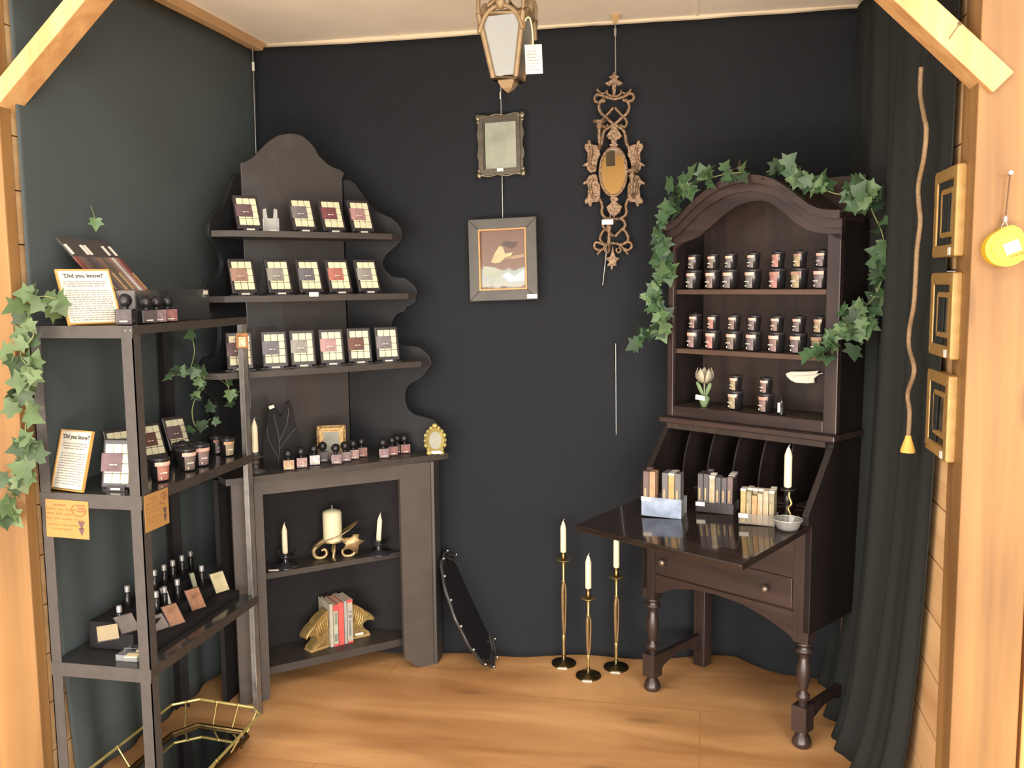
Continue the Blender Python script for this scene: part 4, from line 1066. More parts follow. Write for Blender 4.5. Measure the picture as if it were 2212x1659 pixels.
mb = MB(); pa = onY(545, 92, .11); pb_ = onY(553, 332, .09); mb.tube([pa, pb_], .0032, 8); part('wire', mb, wire_m, t, True)
mb = MB(); q = onY(547, 144, .105); mb.tube([q - Vector((0, 0, .018)), q + Vector((0, 0, .018))], .006, 8); part('clip', mb, sticker, t, True)

# small tarnished silver frame
def panel_frame(px, mb_border, *_): pass
tl, br_ = onY(1031, 247, YH), onY(1134, 380, YH)
w_, h_ = br_.x - tl.x, tl.z - br_.z
tarn = M('tarnished_silver', (112, 104, 86), .35, .8, var=.3, scale=50, bump=.3)
FXm = T((tl.x + br_.x) / 2, YH + .004, br_.z) @ rot('Y', -1.5) @ rot('X', -3.5)
t = thing('picture_frame', 'small tarnished silver frame hanging between the lantern and the painting', 'picture frame', FXm)
mb = MB(); mb.ring(w_ * .95, h_ * .95, .026, .012, z0=h_ * .025); mb.ring(w_ * .84, h_ * .87, .010, .018, z0=h_ * .065)
part('border', mb, M('dark_silver', (88, 82, 72), .35, .6, var=.2, scale=40), t)
mb = MB()
for s in (-1, 1):
    mb.tube(catmull([(s * w_ * (.47 + .02 * math.cos(k * 1.5)), -.008, h_ * (.04 + .92 * k / 12)) for k in range(13)], 4), .0035, 6)
for zz in (.02, .985):
    mb.tube(catmull([(w_ * (-.46 + .92 * k / 10), -.008, h_ * (zz + .012 * math.cos(k * 1.5))) for k in range(11)], 4), .0035, 6)
for sx in (-1, 1):
    for zz in (.04, .96): mb.ball((sx * w_ * .47, -.009, h_ * zz), .013, 10, (1, .5, 1.1)); mb.ball((sx * w_ * .40, -.009, h_ * zz), .008, 10, (1, .5, 1)); mb.ball((sx * w_ * .47, -.009, h_ * (zz + (-.07 if zz > .5 else .07))), .008, 10, (1, .5, 1))
part('beading', mb, tarn, t)
part('glass', MB().b2((-w_ * .33, -.006, h_ * .13), (w_ * .33, -.004, h_ * .87)), M('foggy_glass', (142, 146, 132), .15, var=.22, scale=9, spec=.6), t)
part('price_sticker', MB().b2((-.014, -.0195, h_ * .075), (.012, -.0182, h_ * .13)), sticker, t)

# painting in a wide charcoal frame (a plain blurred stand-in picture)
tl, br_ = onY(1012, 472, YH - .035), onY(1167, 650, YH - .035)
w_, h_ = br_.x - tl.x - .012, tl.z - br_.z - .004
FXm = T((tl.x + br_.x) / 2, YH - .035, br_.z + .002) @ rot('Y', -1.6) @ rot('X', -3.5)
t = thing('framed_painting', 'framed brown and white painting in a wide charcoal frame on the back wall', 'painting', FXm)
mb = MB(); mb.ring(w_, h_, .043, .022); part('frame', mb, M('charcoal_frame', (78, 75, 70), .55, var=.12, scale=20), t, bev=.003)
mb = MB(); mb.ring(w_ - .084, h_ - .084, .0065, .024, z0=.042); part('gilt_slip', mb, M('gilt_slip', (176, 132, 84), .45, .2), t)
pm = bpy.data.materials.new('painting'); pm.use_nodes = True; nt = pm.node_tree; bs = nt.nodes['Principled BSDF']
tc = nt.nodes.new('ShaderNodeTexCoord'); sx = nt.nodes.new('ShaderNodeSeparateXYZ'); n1 = nt.nodes.new('ShaderNodeTexNoise'); n1.inputs['Scale'].default_value = 14; n1.inputs['Detail'].default_value = 3
nt.links.new(tc.outputs['Object'], sx.inputs[0]); nt.links.new(tc.outputs['Object'], n1.inputs['Vector'])
ad = nt.nodes.new('ShaderNodeMath'); ad.operation = 'MULTIPLY_ADD'; ad.inputs[1].default_value = .16; nt.links.new(n1.outputs['Fac'], ad.inputs[0]); nt.links.new(sx.outputs['Z'], ad.inputs[2])
mr = nt.nodes.new('ShaderNodeMapRange'); mr.inputs['From Min'].default_value = .10; mr.inputs['From Max'].default_value = .10 + h_ - .07; nt.links.new(ad.outputs[0], mr.inputs['Value'])
cr = nt.nodes.new('ShaderNodeValToRGB'); e = cr.color_ramp.elements
e[0].position = 0; e[0].color = lin((92, 80, 64)); e[1].position = 1; e[1].color = lin((100, 74, 60))
for ps, c_ in ((.10, (110, 98, 80)), (.16, (150, 152, 142)), (.36, (136, 146, 144)), (.42, (108, 84, 70)), (.7, (104, 78, 66))):
    q_ = e.new(ps); q_.color = lin(c_)
nt.links.new(mr.outputs[0], cr.inputs['Fac']); nt.links.new(cr.outputs['Color'], bs.inputs['Base Color']); bs.inputs['Roughness'].default_value = .4
part('canvas', MB().b2((-w_ / 2 + .046, -.010, .046), (w_ / 2 - .046, -.008, h_ - .046)), pm, t)
hw, hh = w_ / 2 - .05, h_ - .1
def blob(cx, cz, pts, y): return [(cx + x, z + cz) for x, z in pts]
mb = MB()
Xb = T(0, -.0102, .05) @ rot('X', 90)
def patch(pts, mi, z0): mb.prism([((x - .5) * 2 * hw, z * hh) for x, z in pts], z0, z0 + .0003, Xb, mi)
patch([(.22, .46), (.30, .60), (.42, .74), (.50, .72), (.55, .60), (.72, .62), (.68, .56), (.55, .53), (.42, .45), (.30, .44)], 0, 0)
patch([(.45, .76), (.55, .82), (.72, .80), (.84, .80), (.80, .72), (.70, .68), (.58, .72)], 1, .0004)
patch([(.04, .40), (.30, .37), (.48, .30), (.40, .14), (.20, .08), (.12, .10), (.30, .16), (.05, .22)], 2, .0002)
patch([(.47, .22), (.60, .28), (.75, .20), (.98, .32), (.98, .12), (.62, .10)], 3, .0004)
patch([(.55, .52), (.72, .56), (.98, .58), (.98, .53), (.74, .50)], 4, .0006)
part('brushwork', mb, [M('paint_cream', (166, 154, 116), .4, var=.12, scale=30), M('paint_umber', (74, 58, 50), .4, var=.15, scale=30), M('paint_sage', (142, 148, 134), .4, var=.12, scale=24), M('paint_ice', (166, 178, 184), .4, var=.1, scale=24), M('paint_buff', (146, 122, 98), .4, var=.12, scale=24)], t)
part('price_sticker', MB().b2((w_ / 2 - .043, -.0232, .004), (w_ / 2 - .002, -.022, .021)), sticker, t)

# ------------------------------------------------------------------ gilt mirror sconce
YS = .115
sp_ = lambda cx, cy, top=True: onY(1240 + cx / 6.635, (150 if top else 380) + cy / 6.635, YS)
sc0 = onY(1325, 371, YS)
sc = thing('mirror_sconce', 'carved gilt wall sconce with small oval mirror and candle arms', 'wall sconce', sc0)
bronze = M('bronze_gilt', (122, 98, 74), .42, .35, var=.5, scale=90, bump=.6)
def scroll(pts, r, top=True, mb=None, y=0, taper_=.0):
    mb = mb or MB(); pp = catmull([sp_(x, yy, top) + Vector((0, y, 0)) for x, yy in pts], 6)
    rr = [r * (1 - taper_ * i / len(pp)) for i in range(len(pp))]
    return mb.tube(pp, rr, 8)
def mirx(pts, cx=574): return [(2 * cx - x, y) for x, y in pts]
def plate(pts, top=True, mb=None, y=0, th=.008):
    mb = mb or MB(); a = [sp_(x, yy, top) + Vector((0, y, 0)) for x, yy in pts]; return mb.slab(a, [p + Vector((0, -th, 0)) for p in a])
mb = MB()
plate([(575, 30), (600, 85), (650, 105), (615, 150), (645, 165), (705, 200), (650, 245), (610, 222), (592, 370), (558, 370), (545, 222), (500, 245), (445, 205), (515, 165), (540, 150), (500, 115), (552, 85)], mb=mb)
crest = [(450, 445), (380, 470), (310, 460), (296, 410), (330, 362), (390, 372), (470, 400), (575, 425), (680, 400), (745, 372), (815, 345), (858, 385), (840, 440), (770, 455), (700, 430)]
scroll(crest, .0065, mb=mb)
for s in (0, 1):
    f = (lambda p: p) if s == 0 else mirx
    scroll(f([(330, 285), (360, 320), (410, 345), (450, 330)]), .005, mb=mb, taper_=.2)
    scroll(f([(470, 300), (480, 350), (530, 378), (575, 385)]), .005, mb=mb)
part('crest', mb, bronze, sc, True)
for s in (0, 1):
    f = (lambda p: p) if s == 0 else mirx
    mb = MB()
    scroll(f([(700, 440), (755, 445), (790, 520), (765, 620), (690, 690), (600, 770), (500, 830), (435, 880), (410, 960), (395, 1060), (350, 1150)]), .0068, mb=mb, y=-.004 * s)
    scroll(f([(585, 545), (660, 630), (730, 700), (755, 770), (720, 825), (660, 790)]), .0058, mb=mb, y=.004)
    part('strapwork', mb, bronze, sc, True)
mb = MB()
plate([(575, 800), (620, 850), (690, 960), (650, 1000), (615, 1010), (610, 1065), (635, 1085), (620, 1110), (530, 1110), (512, 1085), (545, 1065), (535, 1010), (500, 1000), (470, 960), (530, 860)], mb=mb, th=.012)
part('shell_leaf', mb, bronze, sc, True); mb = MB()
plate([(560, 300), (620, 310), (640, 345), (605, 375), (690, 440), (655, 520), (575, 595), (500, 525), (468, 450), (550, 375), (520, 345), (530, 312)], False, mb, th=.012)
part('shell_leaf', mb, bronze, sc, True)
ac1 = [(150, 1110), (175, 1065), (205, 1070), (200, 1030), (235, 1020), (252, 1080), (330, 1090), (365, 1150), (380, 1220), (345, 1290), (325, 1380), (320, 1460), (250, 1490), (195, 1440), (185, 1390), (125, 1385), (160, 1350), (195, 1340), (200, 1200), (180, 1170)]
ac2 = [(330, -10), (300, -30), (215, 0), (185, 60), (130, 100), (135, 130), (185, 120), (205, 170), (195, 300), (155, 350), (160, 400), (205, 395), (220, 440), (250, 440), (265, 380), (350, 375), (380, 300), (380, 150), (350, 80)]
for s in (0, 1):
    f = (lambda p: p) if s == 0 else mirx
    mb = MB(); plate(f(ac1), True, mb, y=.004, th=.014); scroll(f([(240, 1100), (260, 1200), (230, 1330), (260, 1420), (300, 1390)]), .006, True, mb, y=-.012)
    part('acanthus', mb, bronze, sc, True, bev=.002)
    mb = MB(); plate(f(ac2), False, mb, y=.004, th=.014); scroll(f([(280, 40), (240, 110), (250, 220), (290, 330)]), .006, False, mb, y=-.012)
    part('acanthus', mb, bronze, sc, True, bev=.002)
    mb = MB()
    scroll(f([(370, 330), (405, 430), (395, 520), (440, 590), (540, 620), (640, 610), (710, 640), (730, 720), (660, 790), (585, 870)]), .0066, False, mb, y=-.003 * s)
    scroll(f([(690, 750), (745, 810), (775, 890), (740, 960), (650, 985)]), .0062, False, mb, y=.003)
    part('strapwork', mb, bronze, sc, True)
mb = MB()
scroll([(440, 990), (360, 960), (300, 960), (295, 1030), (350, 1060), (410, 1050), (470, 985), (560, 965), (650, 985), (715, 1045), (780, 1060), (825, 1020), (815, 965), (760, 945), (690, 980)], .006, False, mb)
for s in (0, 1):
    f = (lambda p: p) if s == 0 else (lambda q: mirx(q, 556))
    scroll(f([(335, 1125), (365, 1085), (405, 1055)]), .005, False, mb); scroll(f([(470, 1020), (440, 1070), (480, 1100), (510, 1060), (490, 1040)]), .004, False, mb)
plate([(556, 985), (575, 1100), (600, 1165), (660, 1180), (605, 1225), (612, 1290), (565, 1285), (543, 1350), (522, 1285), (478, 1290), (510, 1225), (440, 1185), (520, 1160), (540, 1090)], False, mb)
part('pendant', mb, bronze, sc, True)
c_ = onY(1325, 371, YS - .008); rx = onY(1359, 371, YS).x - c_.x - .008; rz = (onY(1325, 319, YS).z - onY(1325, 423, YS).z) / 2
N = 40; el = [(c_.x + rx * math.sin(2 * PI * k / N), c_.y, c_.z + rz * math.cos(2 * PI * k / N)) for k in range(N)]
mb = MB(); mb.add(el, [list(range(N))]); o = part('mirror', mb, mirror, sc, True)
mb = MB(); mb.tube(el, .0062, 8, closed=True); part('mirror_rim', mb, bronze, sc, True)
for (cx, cy, top, z0) in ((385, 790, True, 0), (845, 1480, True, 0), (520, 690, False, 0)):
    p = sp_(cx, cy, top) + Vector((0, -.055, 0)); mb = MB()
    mb.lathe([(.004, -.085), (.008, -.06), (.006, -.035), (.013, -.016), (.008, -.006), (.026, .0), (.027, .006), (.0, .006)], 16, T(p)); mb.tube(catmull([p + Vector((0, .0, -.08)), p + Vector((0, .02, -.095)), p + Vector((0, .045, -.085))], 5), .005, 8)
    part('candle_arm', mb, bronze, sc, True)
q = sp_(512, 680, False) + Vector((0, -.086, 0)); part('price_sticker', MB().box(tuple(q), (.044, .002, .019)), sticker, sc, True)

# ------------------------------------------------------------------ hanging lantern with a price card
LY = -.90
lp = onY(1097, 100, LY)
LX = T(lp.x, LY, 0) @ rot('Z', -5)
lan = thing('hanging_lantern', 'tapering frosted lantern with tan metal frame hanging from the ceiling', 'lantern', LX)
zt_, zb_ = onY(1097, 40, LY).z, onY(1097, 172, LY).z
lm = M('tan_metal', (134, 112, 80), .5, .2, var=.15, scale=40)
rt_, rb_ = .066, .034
def cor(r, z): return [Vector((sx_ * r, sy_ * r, z)) for sx_, sy_ in ((-1, -1), (1, -1), (1, 1), (-1, 1))]
ct, cb = cor(rt_, zt_), cor(rb_, zb_)
for k in range(4):
    j = (k + 1) % 4
    mb = MB(); mb.add([ct[k] * .97 + Vector((0, 0, zt_ * .03)), ct[j] * .97 + Vector((0, 0, zt_ * .03)), cb[j] * .97 + Vector((0, 0, zb_ * .03)), cb[k] * .97 + Vector((0, 0, zb_ * .03))], [(0, 1, 2, 3)]); part('pane', mb, frost, lan)
    mb = MB(); mb.tube([ct[k], cb[k]], .0085, 6); part('corner_bar', mb, lm, lan)
mb = MB(); mb.tube(cb, .008, 6, closed=True); mb.lathe([(.036, zb_ + .004), (.034, zb_ - .010), (.020, zb_ - .026), (.008, zb_ - .034), (0, zb_ - .038)], 4, rot('Z', 45), smooth=False); part('bottom_cap', mb, lm, lan, bev=.002)
mb = MB(); mb.tube(ct, .009, 6, closed=True)
for k in range(4):
    j = (k + 1) % 4; m_ = (ct[k] + ct[j]) / 2
    mb.tube(catmull([ct[k] * .98 + Vector((0, 0, .02 * zt_ - .05)), ct[k].lerp(ct[j], .12) + Vector((0, 0, -.012)), ct[k].lerp(ct[j], .3) + Vector((0, 0, .012)), m_ + Vector((0, 0, .02)), ct[k].lerp(ct[j], .7) + Vector((0, 0, .012)), ct[k].lerp(ct[j], .88) + Vector((0, 0, -.012)), ct[j] * .98 + Vector((0, 0, .02 * zt_ - .05))], 4), .007, 6)
    mb.ball(m_ + Vector((0, 0, .028)), .016, 10, (1, 1, 1.3))
    mb.tube(catmull([ct[k] + Vector((0, 0, .0)), ct[k] * .98 + Vector((0, 0, .05 + .02 * zt_)), ct[k] * .7 + Vector((0, 0, .085 + .3 * zt_)), ct[k] * .25 + Vector((0, 0, .10 + .75 * zt_))], 5), .006, 6)
    mb.tube(catmull([ct[k] * .6 + m_ * .4 + Vector((0, 0, .02)), m_ * .8 + Vector((0, 0, .05 + .2 * zt_)), m_ * .35 + Vector((0, 0, .055 + .65 * zt_))], 5), .005, 6)
part('scrolled_top', mb, lm, lan)
mb = MB(); mb.lathe([(.022, zt_ + .095), (.018, zt_ + .11), (.006, zt_ + .13), (.006, zt_ + .15), (0, zt_ + .15)], 12)
z = zt_ + .15; kk = 0
while z < ZC - .01:
    cxs = [(.007 * math.sin(q * .7854), 0, z + .010 + .012 * math.cos(q * .7854)) for q in range(8)]
    mb.tube(cxs, .0016, 6, rot('Z', 90 * (kk % 2)), closed=True); z += .019; kk += 1
part('chain', mb, lm, lan)
tcx = onY(1153, 128, LY - .075); 
t = thing('price_card', 'white handwritten price card tied to the hanging lantern', 'price card', T(tcx) @ rot('Z', 12) @ rot('Y', -2))
part('card', MB().b2((-.024, -.0008, -.040), (.024, .0008, .040)), M('card_white_stock', (184, 180, 168), .7), t)
mb = MB(); rn = random.Random(4)
for k in range(7): words(mb, -.019, rn.uniform(.004, .019), .022 - k * .0085, .0028, -.0012, rnd=rn)
part('handwriting', mb, inkp, t)
mb = MB(); mb.tube(catmull([(0, 0, .038), (-.001, .0, .08), (-.006, .005, .112), (-.016, .012, .114), (-.026, .02, .09)], 6), .0026, 6); part('string', mb, M('cream_string', (196, 184, 152), .8), t)

# ------------------------------------------------------------------ right side: gilt frames, rope, tape measure
gfm = M('gilt_frame', (158, 124, 72), .45, .3, var=.15, scale=40)
gin = M('frame_hollow', (52, 44, 36), .5, var=.3, scale=30)
XF = 2.489
for k, (yt, yb2, lb, pic) in enumerate([(352, 553, 'uppermost of three deep gilt frames on the right wall edge', (140, 134, 112)), (588, 778, 'middle one of three deep gilt frames on the right wall edge', (96, 92, 80)), (812, 1000, 'lowest of three deep gilt frames on the right wall edge', (84, 78, 66))]):
    yy0, yy1 = -1.238, -1.02
    pxr = (2080, 2066, 2054)[k]
    ztop = zAt(pxr, yt, (XF, yy0)); zbot = zAt(pxr, yb2, (XF, yy0)); hgt = ztop - zbot; wid_ = yy1 - yy0
    X = frame((XF, (yy0 + yy1) / 2, zbot), (0, -1, 0), (1, 0, 0), (0, 0, 1))
    t = thing('gilt_frame', lb, 'picture frame', X, 'gilt frames on the right wall edge')
    mb = MB(); mb.ring(wid_, hgt, .030, .024); part('outer_moulding', mb, gfm, t, bev=.004)
    mb = MB(); mb.ring(wid_ - .056, hgt - .056, .022, .014, z0=.028); part('hollow', mb, gin, t)
    mb = MB(); mb.ring(wid_ - .096, hgt - .096, .014, .019, z0=.048); part('inner_slip', mb, gfm, t, bev=.003)
    part('picture', MB().b2((-wid_ / 2 + .056, -.012, .056), (wid_ / 2 - .056, -.010, hgt - .056)), M('old_picture_%d' % k, pic, .25, var=.45, scale=12), t)
    part('price_sticker', MB().b2((wid_ / 2 - .050, -.0265, .004), (wid_ / 2 - .032, -.024, .022)), sticker, t)
XR = 2.425
rp = [(1990, 145), (1988, 200), (1996, 250), (2001, 282), (1996, 340), (1984, 400), (1985, 440), (1988, 480), (1981, 540), (1978, 600), (1974, 660), (1965, 710), (1964, 750), (1975, 800), (1961, 850), (1965, 890), (1962, 945)]
pts = [onX(x, y, XR) for x, y in rp]
t = thing('decorative_rope', 'wavy tan rope with a flared yellow end on the right black cloth', 'rope', pts[-1])
mb = MB(); mb.tube(catmull(pts, 5), .0062, 8); part('strand', mb, M('tan_cord', (128, 104, 76), .7, var=.2, scale=120), t, True)
mb = MB(); mb.lathe([(.007, .0), (.010, -.012), (.019, -.038), (.019, -.046)], 14, T(pts[-1] + Vector((0, 0, .006)))); part('flared_end', mb, M('yellow_end', (200, 156, 76), .7), t, True)
# tape measure hung on the post
tp = onY(2175, 535, -1.33)
t = thing('tape_measure', 'yellow tape measure hanging from a nail on the right post', 'tape measure', T(tp.x, -1.2985, tp.z) @ rot('Y', -14))
yel = M('tape_yellow', (206, 172, 22), .4, var=.04)
out_ = [(.046 * math.cos(a), .042 * math.sin(a)) for a in [R(100 + 200 * k / 16) for k in range(17)]] + [(.042, -.036), (.050, -.020), (.036, .034), (.022, .046), (.006, .047)]
mb = MB(); mb.prism(out_, .002, .034, rot('X', 90)); part('case', mb, yel, t, bev=.006, seg=3)
mb = MB(); mb.prism([(.033 * math.cos(2 * PI * k / 24), .031 * math.sin(2 * PI * k / 24)) for k in range(24)], .034, .0365, rot('X', 90)); part('raised_disc', mb, M('tape_yellow_dark', (196, 160, 34), .4), t, bev=.001)
mb = MB(); mb.b2((-.008, -.0385, -.016), (.026, -.0365, .010), rot('Y', -8)); part('maker_plate', mb, M('plate_silver', (176, 160, 120), .3, .6, var=.2, scale=50), t)
mb = MB()
for k in range(6): mb.box((.004 + k * .006, -.0372, -.022 + k * .0006), (.004, .0012, .006))
part('printing', mb, M('tape_print', (146, 124, 40), .6), t)
npt = onY(2177, 380, -1.30)
mb = MB(); mb.tube([Vector((npt.x, -1.316, npt.z)), onY(2172, 470, -1.316)], .0016, 6); part('string', mb, M('dark_string', (96, 70, 48), .8), t, True)
q = onY(2172, 474, -1.318); mb = MB(); mb.tube(catmull([q, q + Vector((-.008, 0, -.02)), q + Vector((-.004, 0, -.032)), q + Vector((.006, 0, -.022)), q], 4), .0014, 6); mb.ball(q, .006, 8, (1, 1, 1.6)); part('loop', mb, M('loop_grey', (170, 160, 150), .4, .5), t, True)
nail((npt.x, -1.30, npt.z), (npt.x - .002, -1.328, npt.z + .004), 'nail in the right post from which the tape measure hangs')

# ------------------------------------------------------------------ three brass floor candlesticks
for (px, py, cy0, cy1, dy, lb, lb2, hh) in [(1218, 1434, 1193, 1122, 1213, 'tall brass floor candlestick, left and tallest of the trio on the floor', 'ivory taper in the left and tallest floor candlestick', 0), (1271, 1461, 1271, 1196, 1296, 'short brass floor candlestick, middle and nearest of the trio on the floor', 'ivory taper in the short middle floor candlestick', 1), (1331, 1443, 1226, 1152, 1250, 'brass floor candlestick on the right of the trio, nearest the desk', 'ivory taper in the right floor candlestick nearest the desk', 2)]:
    p = onZ(px, py, 0); p.z = .0
    zc = zAt(px, cy0, p); zdp = zAt(px, dy, p); zt2 = zAt(px, cy1, p)
    t = thing('floor_candlestick', lb, 'candlestick', p, 'brass floor candlesticks')
    mb = MB(); mb.lathe([(.050, 0), (.051, .004), (.049, .009), (.014, .014), (.008, .026), (.006, .04)], 28); part('base', mb, M('dark_brass_base', (84, 74, 50), .25, .9, var=.15), t)
    H_ = zdp - .004
    mb = MB(); mb.lathe([(.006, .038), (.0055, H_ * .22), (.008, H_ * .28), (.0055, H_ * .30)], 14); part('stem', mb, brass, t)
    for k in range(3):
        a = 2 * PI * k / 3 + .4; r1 = .0075
        mb = MB(); mb.tube(catmull([(r1 * .4 * math.cos(a), r1 * .4 * math.sin(a), H_ * .28), (r1 * math.cos(a), r1 * math.sin(a), H_ * .45), (r1 * 1.25 * math.cos(a), r1 * 1.25 * math.sin(a), H_ * .72), (r1 * .5 * math.cos(a), r1 * .5 * math.sin(a), H_ * .80)], 5), .0036, 8); part('reed', mb, M('rosy_brass', (150, 122, 86), .35, .6, var=.15), t)
    mb = MB(); mb.lathe([(.004, H_ * .28), (.004, H_ * .80), (.009, H_ * .81), (.005, H_ * .83), (.006, H_)], 12); part('upper_stem', mb, brass, t)
    mb = MB(); mb.lathe([(.006, H_), (.012, H_ + .004), (.029, H_ + .012), (.028, H_ + .013), (.008, H_ + .008)], 20); part('drip_pan', mb, brass, t)
    mb = MB(); mb.lathe([(.006, H_ + .008), (.007, H_ + .014), (.0105, H_ + .022), (.0085, H_ + .028), (.011, zc - .001), (.0, zc - .001)], 14); part('candle_cup', mb, brassd, t)
    mb = MB(); mb.b2((-.018, -.052, .0), (.020, -.044, .004)); part('price_sticker', mb, sticker, t)
    taper(Vector((p.x, p.y, zc)), zt2 - zc - .006, .0122, lb2, 0, group='tapers in the floor candlesticks')
# ------------------------------------------------------------------ dark oak secretary desk with an arched bookcase top
_fl, _fr = onZ(1409, 1490, 0), onZ(1732, 1612, 0)
DE = (_fr - _fl).normalized(); DD = Vector((-DE.y, DE.x, 0))
DO = Vector((_fl.x, _fl.y, 0))
DXM = frame(DO, DE, DD, (0, 0, 1))                       # desk frame: u right, v into the corner, z up
DI = DXM.inverted()
dk = thing('secretary_desk', 'dark oak drop front secretary desk with an arched open bookcase top', 'desk', DXM)
def dv(px, py, v):                                        # picture point met with the desk's plane at depth v
    return DI @ onP(px, py, DO + DD * v, DD)
UL, UR = -.03, .648
LD = .735                                                 # lid front height
VB = .36                                                  # depth of the case
# legs
def turned(u, v, lab=None):
    mb = MB(); s = .0265
    mb.b2((u - s, v - s, .365), (u + s, v + s, .775 if v < .2 else .80))
    mb.lathe([(.020, .365), (.025, .360), (.025, .352), (.015, .347), (.030, .340), (.030, .330), (.014, .324), (.017, .305), (.024, .275), (.022, .235), (.013, .200), (.012, .192), (.022, .182), (.022, .170), (.014, .160), (.014, .145)], 18, T(u, v, 0))
    mb.b2((u - s, v - s, .058), (u + s, v + s, .146))
    mb.lathe([(.016, .060), (.017, .050), (.022, .044), (.032, .022), (.033, .012), (.024, 0)], 18, T(u, v, 0))
    return part('leg', mb, dkwood, dk)
turned(0, 0); turned(.618, 0)
for u in (0, .618):
    mb = MB(); mb.b2((u - .0265, VB - .053, 0), (u + .0265, VB, .80)); part('leg', mb, dkwood, dk, bev=.003)
    # curved side stretcher
    pts = [(.0265, .060), (.06, .085), (.13, .105), (.20, .105), (.27, .085), (VB - .053, .06), (VB - .053, .135), (.0265, .135)]
    mb = MB(); mb.prism(pts, u - .011, u + .011, frame((0, 0, 0), (0, 1, 0), (0, 0, 1), (1, 0, 0))); part('stretcher', mb, dkwood, dk)
# case: side cheeks with the slant, back, bottom
ch = [(-.0265, .40), (VB, .40), (VB, 1.022), (.115, 1.022), (.105, 1.0), (-.050, .80), (-.050, .765), (-.0265, .765)]
for u0, u1 in ((UL, UL + .022), (UR - .022, UR)):
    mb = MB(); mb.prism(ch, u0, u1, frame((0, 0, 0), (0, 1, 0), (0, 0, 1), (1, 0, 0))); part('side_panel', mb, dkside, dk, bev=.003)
mb = MB(); mb.b2((UL + .022, VB - .016, .40), (UR - .022, VB, 1.022)); part('back_panel', mb, dkin, dk)
mb = MB(); mb.b2((UL + .022, -.02, .752), (UR - .022, VB - .016, .770)); part('writing_bed', mb, lidm, dk)
mb = MB(); mb.b2((UL - .012, .085, 1.020), (UR + .012, VB + .006, 1.040)); part('ledge', mb, dkwood_x, dk, bev=.004)
mb = MB(); mb.b2((UL + .022, .09, 1.0), (UR - .022, VB - .016, 1.020)); part('inner_top', mb, dkin, dk)
# drawer and arched apron
mb = MB(); mb.b2((.0265, -.018, .462), (.592, -.004, .742)); part('case_front', mb, dkwood_x, dk)
dr = MB(); dr.b2((.036, -.024, .470), (.582, -.017, .575)); dro = part('drawer', dr, dkwood_x, dk, bev=.003)
knm = M('antique_knob', (120, 108, 92), .35, .7, var=.2)
for u in (.068, .490):
    mb = MB(); mb.lathe([(.006, 0), (.006, .008), (.013, .013), (.014, .019), (.008, .024), (0, .025)], 16, T(u, -.024, .522) @ rot('X', 90)); part('knob', mb, knm, dro)
ap = [(.0265, .470), (.0265, .392), (.05, .398), (.10, .424), (.19, .443), (.29, .448), (.39, .440), (.47, .420), (.53, .398), (.57, .380), (.592, .362), (.592, .470)]
mb = MB(); mb.prism(ap, .006, .018, rot('X', 90)); part('apron', mb, dkwood_x, dk, bev=.002)
# drop lid, sagging a little
LH = frame((0, -.045, .768), (1, 0, 0), Vector((0, -.385, -.038)).normalized(), Vector((0, -.038, .385)).normalized())
LL = .40
mb = MB(); mb.b2((.0, 0, -.020), (UR - .0, LL, 0), LH); part('drop_lid', mb, lidm, dk, bev=.004)
def lid_z(v): return .768 + (v + .045) * (.038 / .385)
# pigeonhole dividers with S fronts
for k in range(5):
    u = .075 + k * .105
    pts = [(.345, .772), (.345, 1.0), (.13, 1.0)] + [(.13 - .015 * math.sin(t_ * 3.6) - .06 * t_, 1.0 - .225 * t_) for t_ in [i / 10 for i in range(1, 11)]]
    mb = MB(); mb.prism(pts, u - .003, u + .003, frame((0, 0, 0), (0, 1, 0), (0, 0, 1), (1, 0, 0))); part('divider', mb, M('divider_edge', (38, 31, 30), .4, var=.1), dk)
mb = MB(); mb.b2((UL + .022, .14, .772), (UR - .022, .345, .780)); part('cubby_floor', mb, dkin, dk)
# bookcase top
HV = .12; HB = VB - .02
ul, ur = UL + .0, UR - .0
for u0, u1 in ((ul, ul + .026), (ur - .048, ur)):
    mb = MB(); mb.b2((u0, HV, 1.040), (u1 if u0 < .3 else ur, HV + .020, 1.70)); part('front_stile', mb, dkwood, dk, bev=.003)
for u0 in (ul, ur - .02):
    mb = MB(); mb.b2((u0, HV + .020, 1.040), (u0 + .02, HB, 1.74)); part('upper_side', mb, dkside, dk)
mb = MB(); mb.b2((ul + .02, HB - .014, 1.040), (ur - .02, HB, 1.90)); part('upper_back', mb, dkin, dk)
mb = MB(); mb.b2((ul + .026, HV + .002, 1.040), (ur - .048, HV + .018, 1.082)); part('bottom_rail', mb, dkwood_x, dk, bev=.003)
mb = MB(); mb.b2((ul + .02, HV + .018, 1.060), (ur - .02, HB - .014, 1.080)); part('bottom_board', mb, dkin, dk)
for z in (1.297, 1.518):
    mb = MB(); mb.b2((ul + .02, HV + .024, z - .018), (ur - .02, HB - .014, z)); part('shelf', mb, wood('oak_shelf_%d' % (z * 10), (66, 48, 38), (92, 70, 54), 'X', .5, 6), dk, bev=.002)
outer = [(1446, 489), (1466, 478), (1486, 456), (1508, 433), (1536, 411), (1564, 394), (1592, 385), (1620, 381), (1648, 383), (1676, 391), (1704, 408), (1732, 430), (1755, 447), (1777, 456), (1802, 458), (1818, 458)]
inner = [(1472, 526), (1508, 512), (1536, 489), (1564, 464), (1592, 444), (1620, 435), (1643, 433), (1662, 436), (1690, 456), (1718, 481), (1746, 498), (1769, 503), (1791, 506)]
oo = [dv(x, y, HV - .01) for x, y in outer]; ii = [dv(x, y, HV) for x, y in inner]
oo = [(p.x, p.z) for p in oo]; ii = [(p.x, p.z) for p in ii]
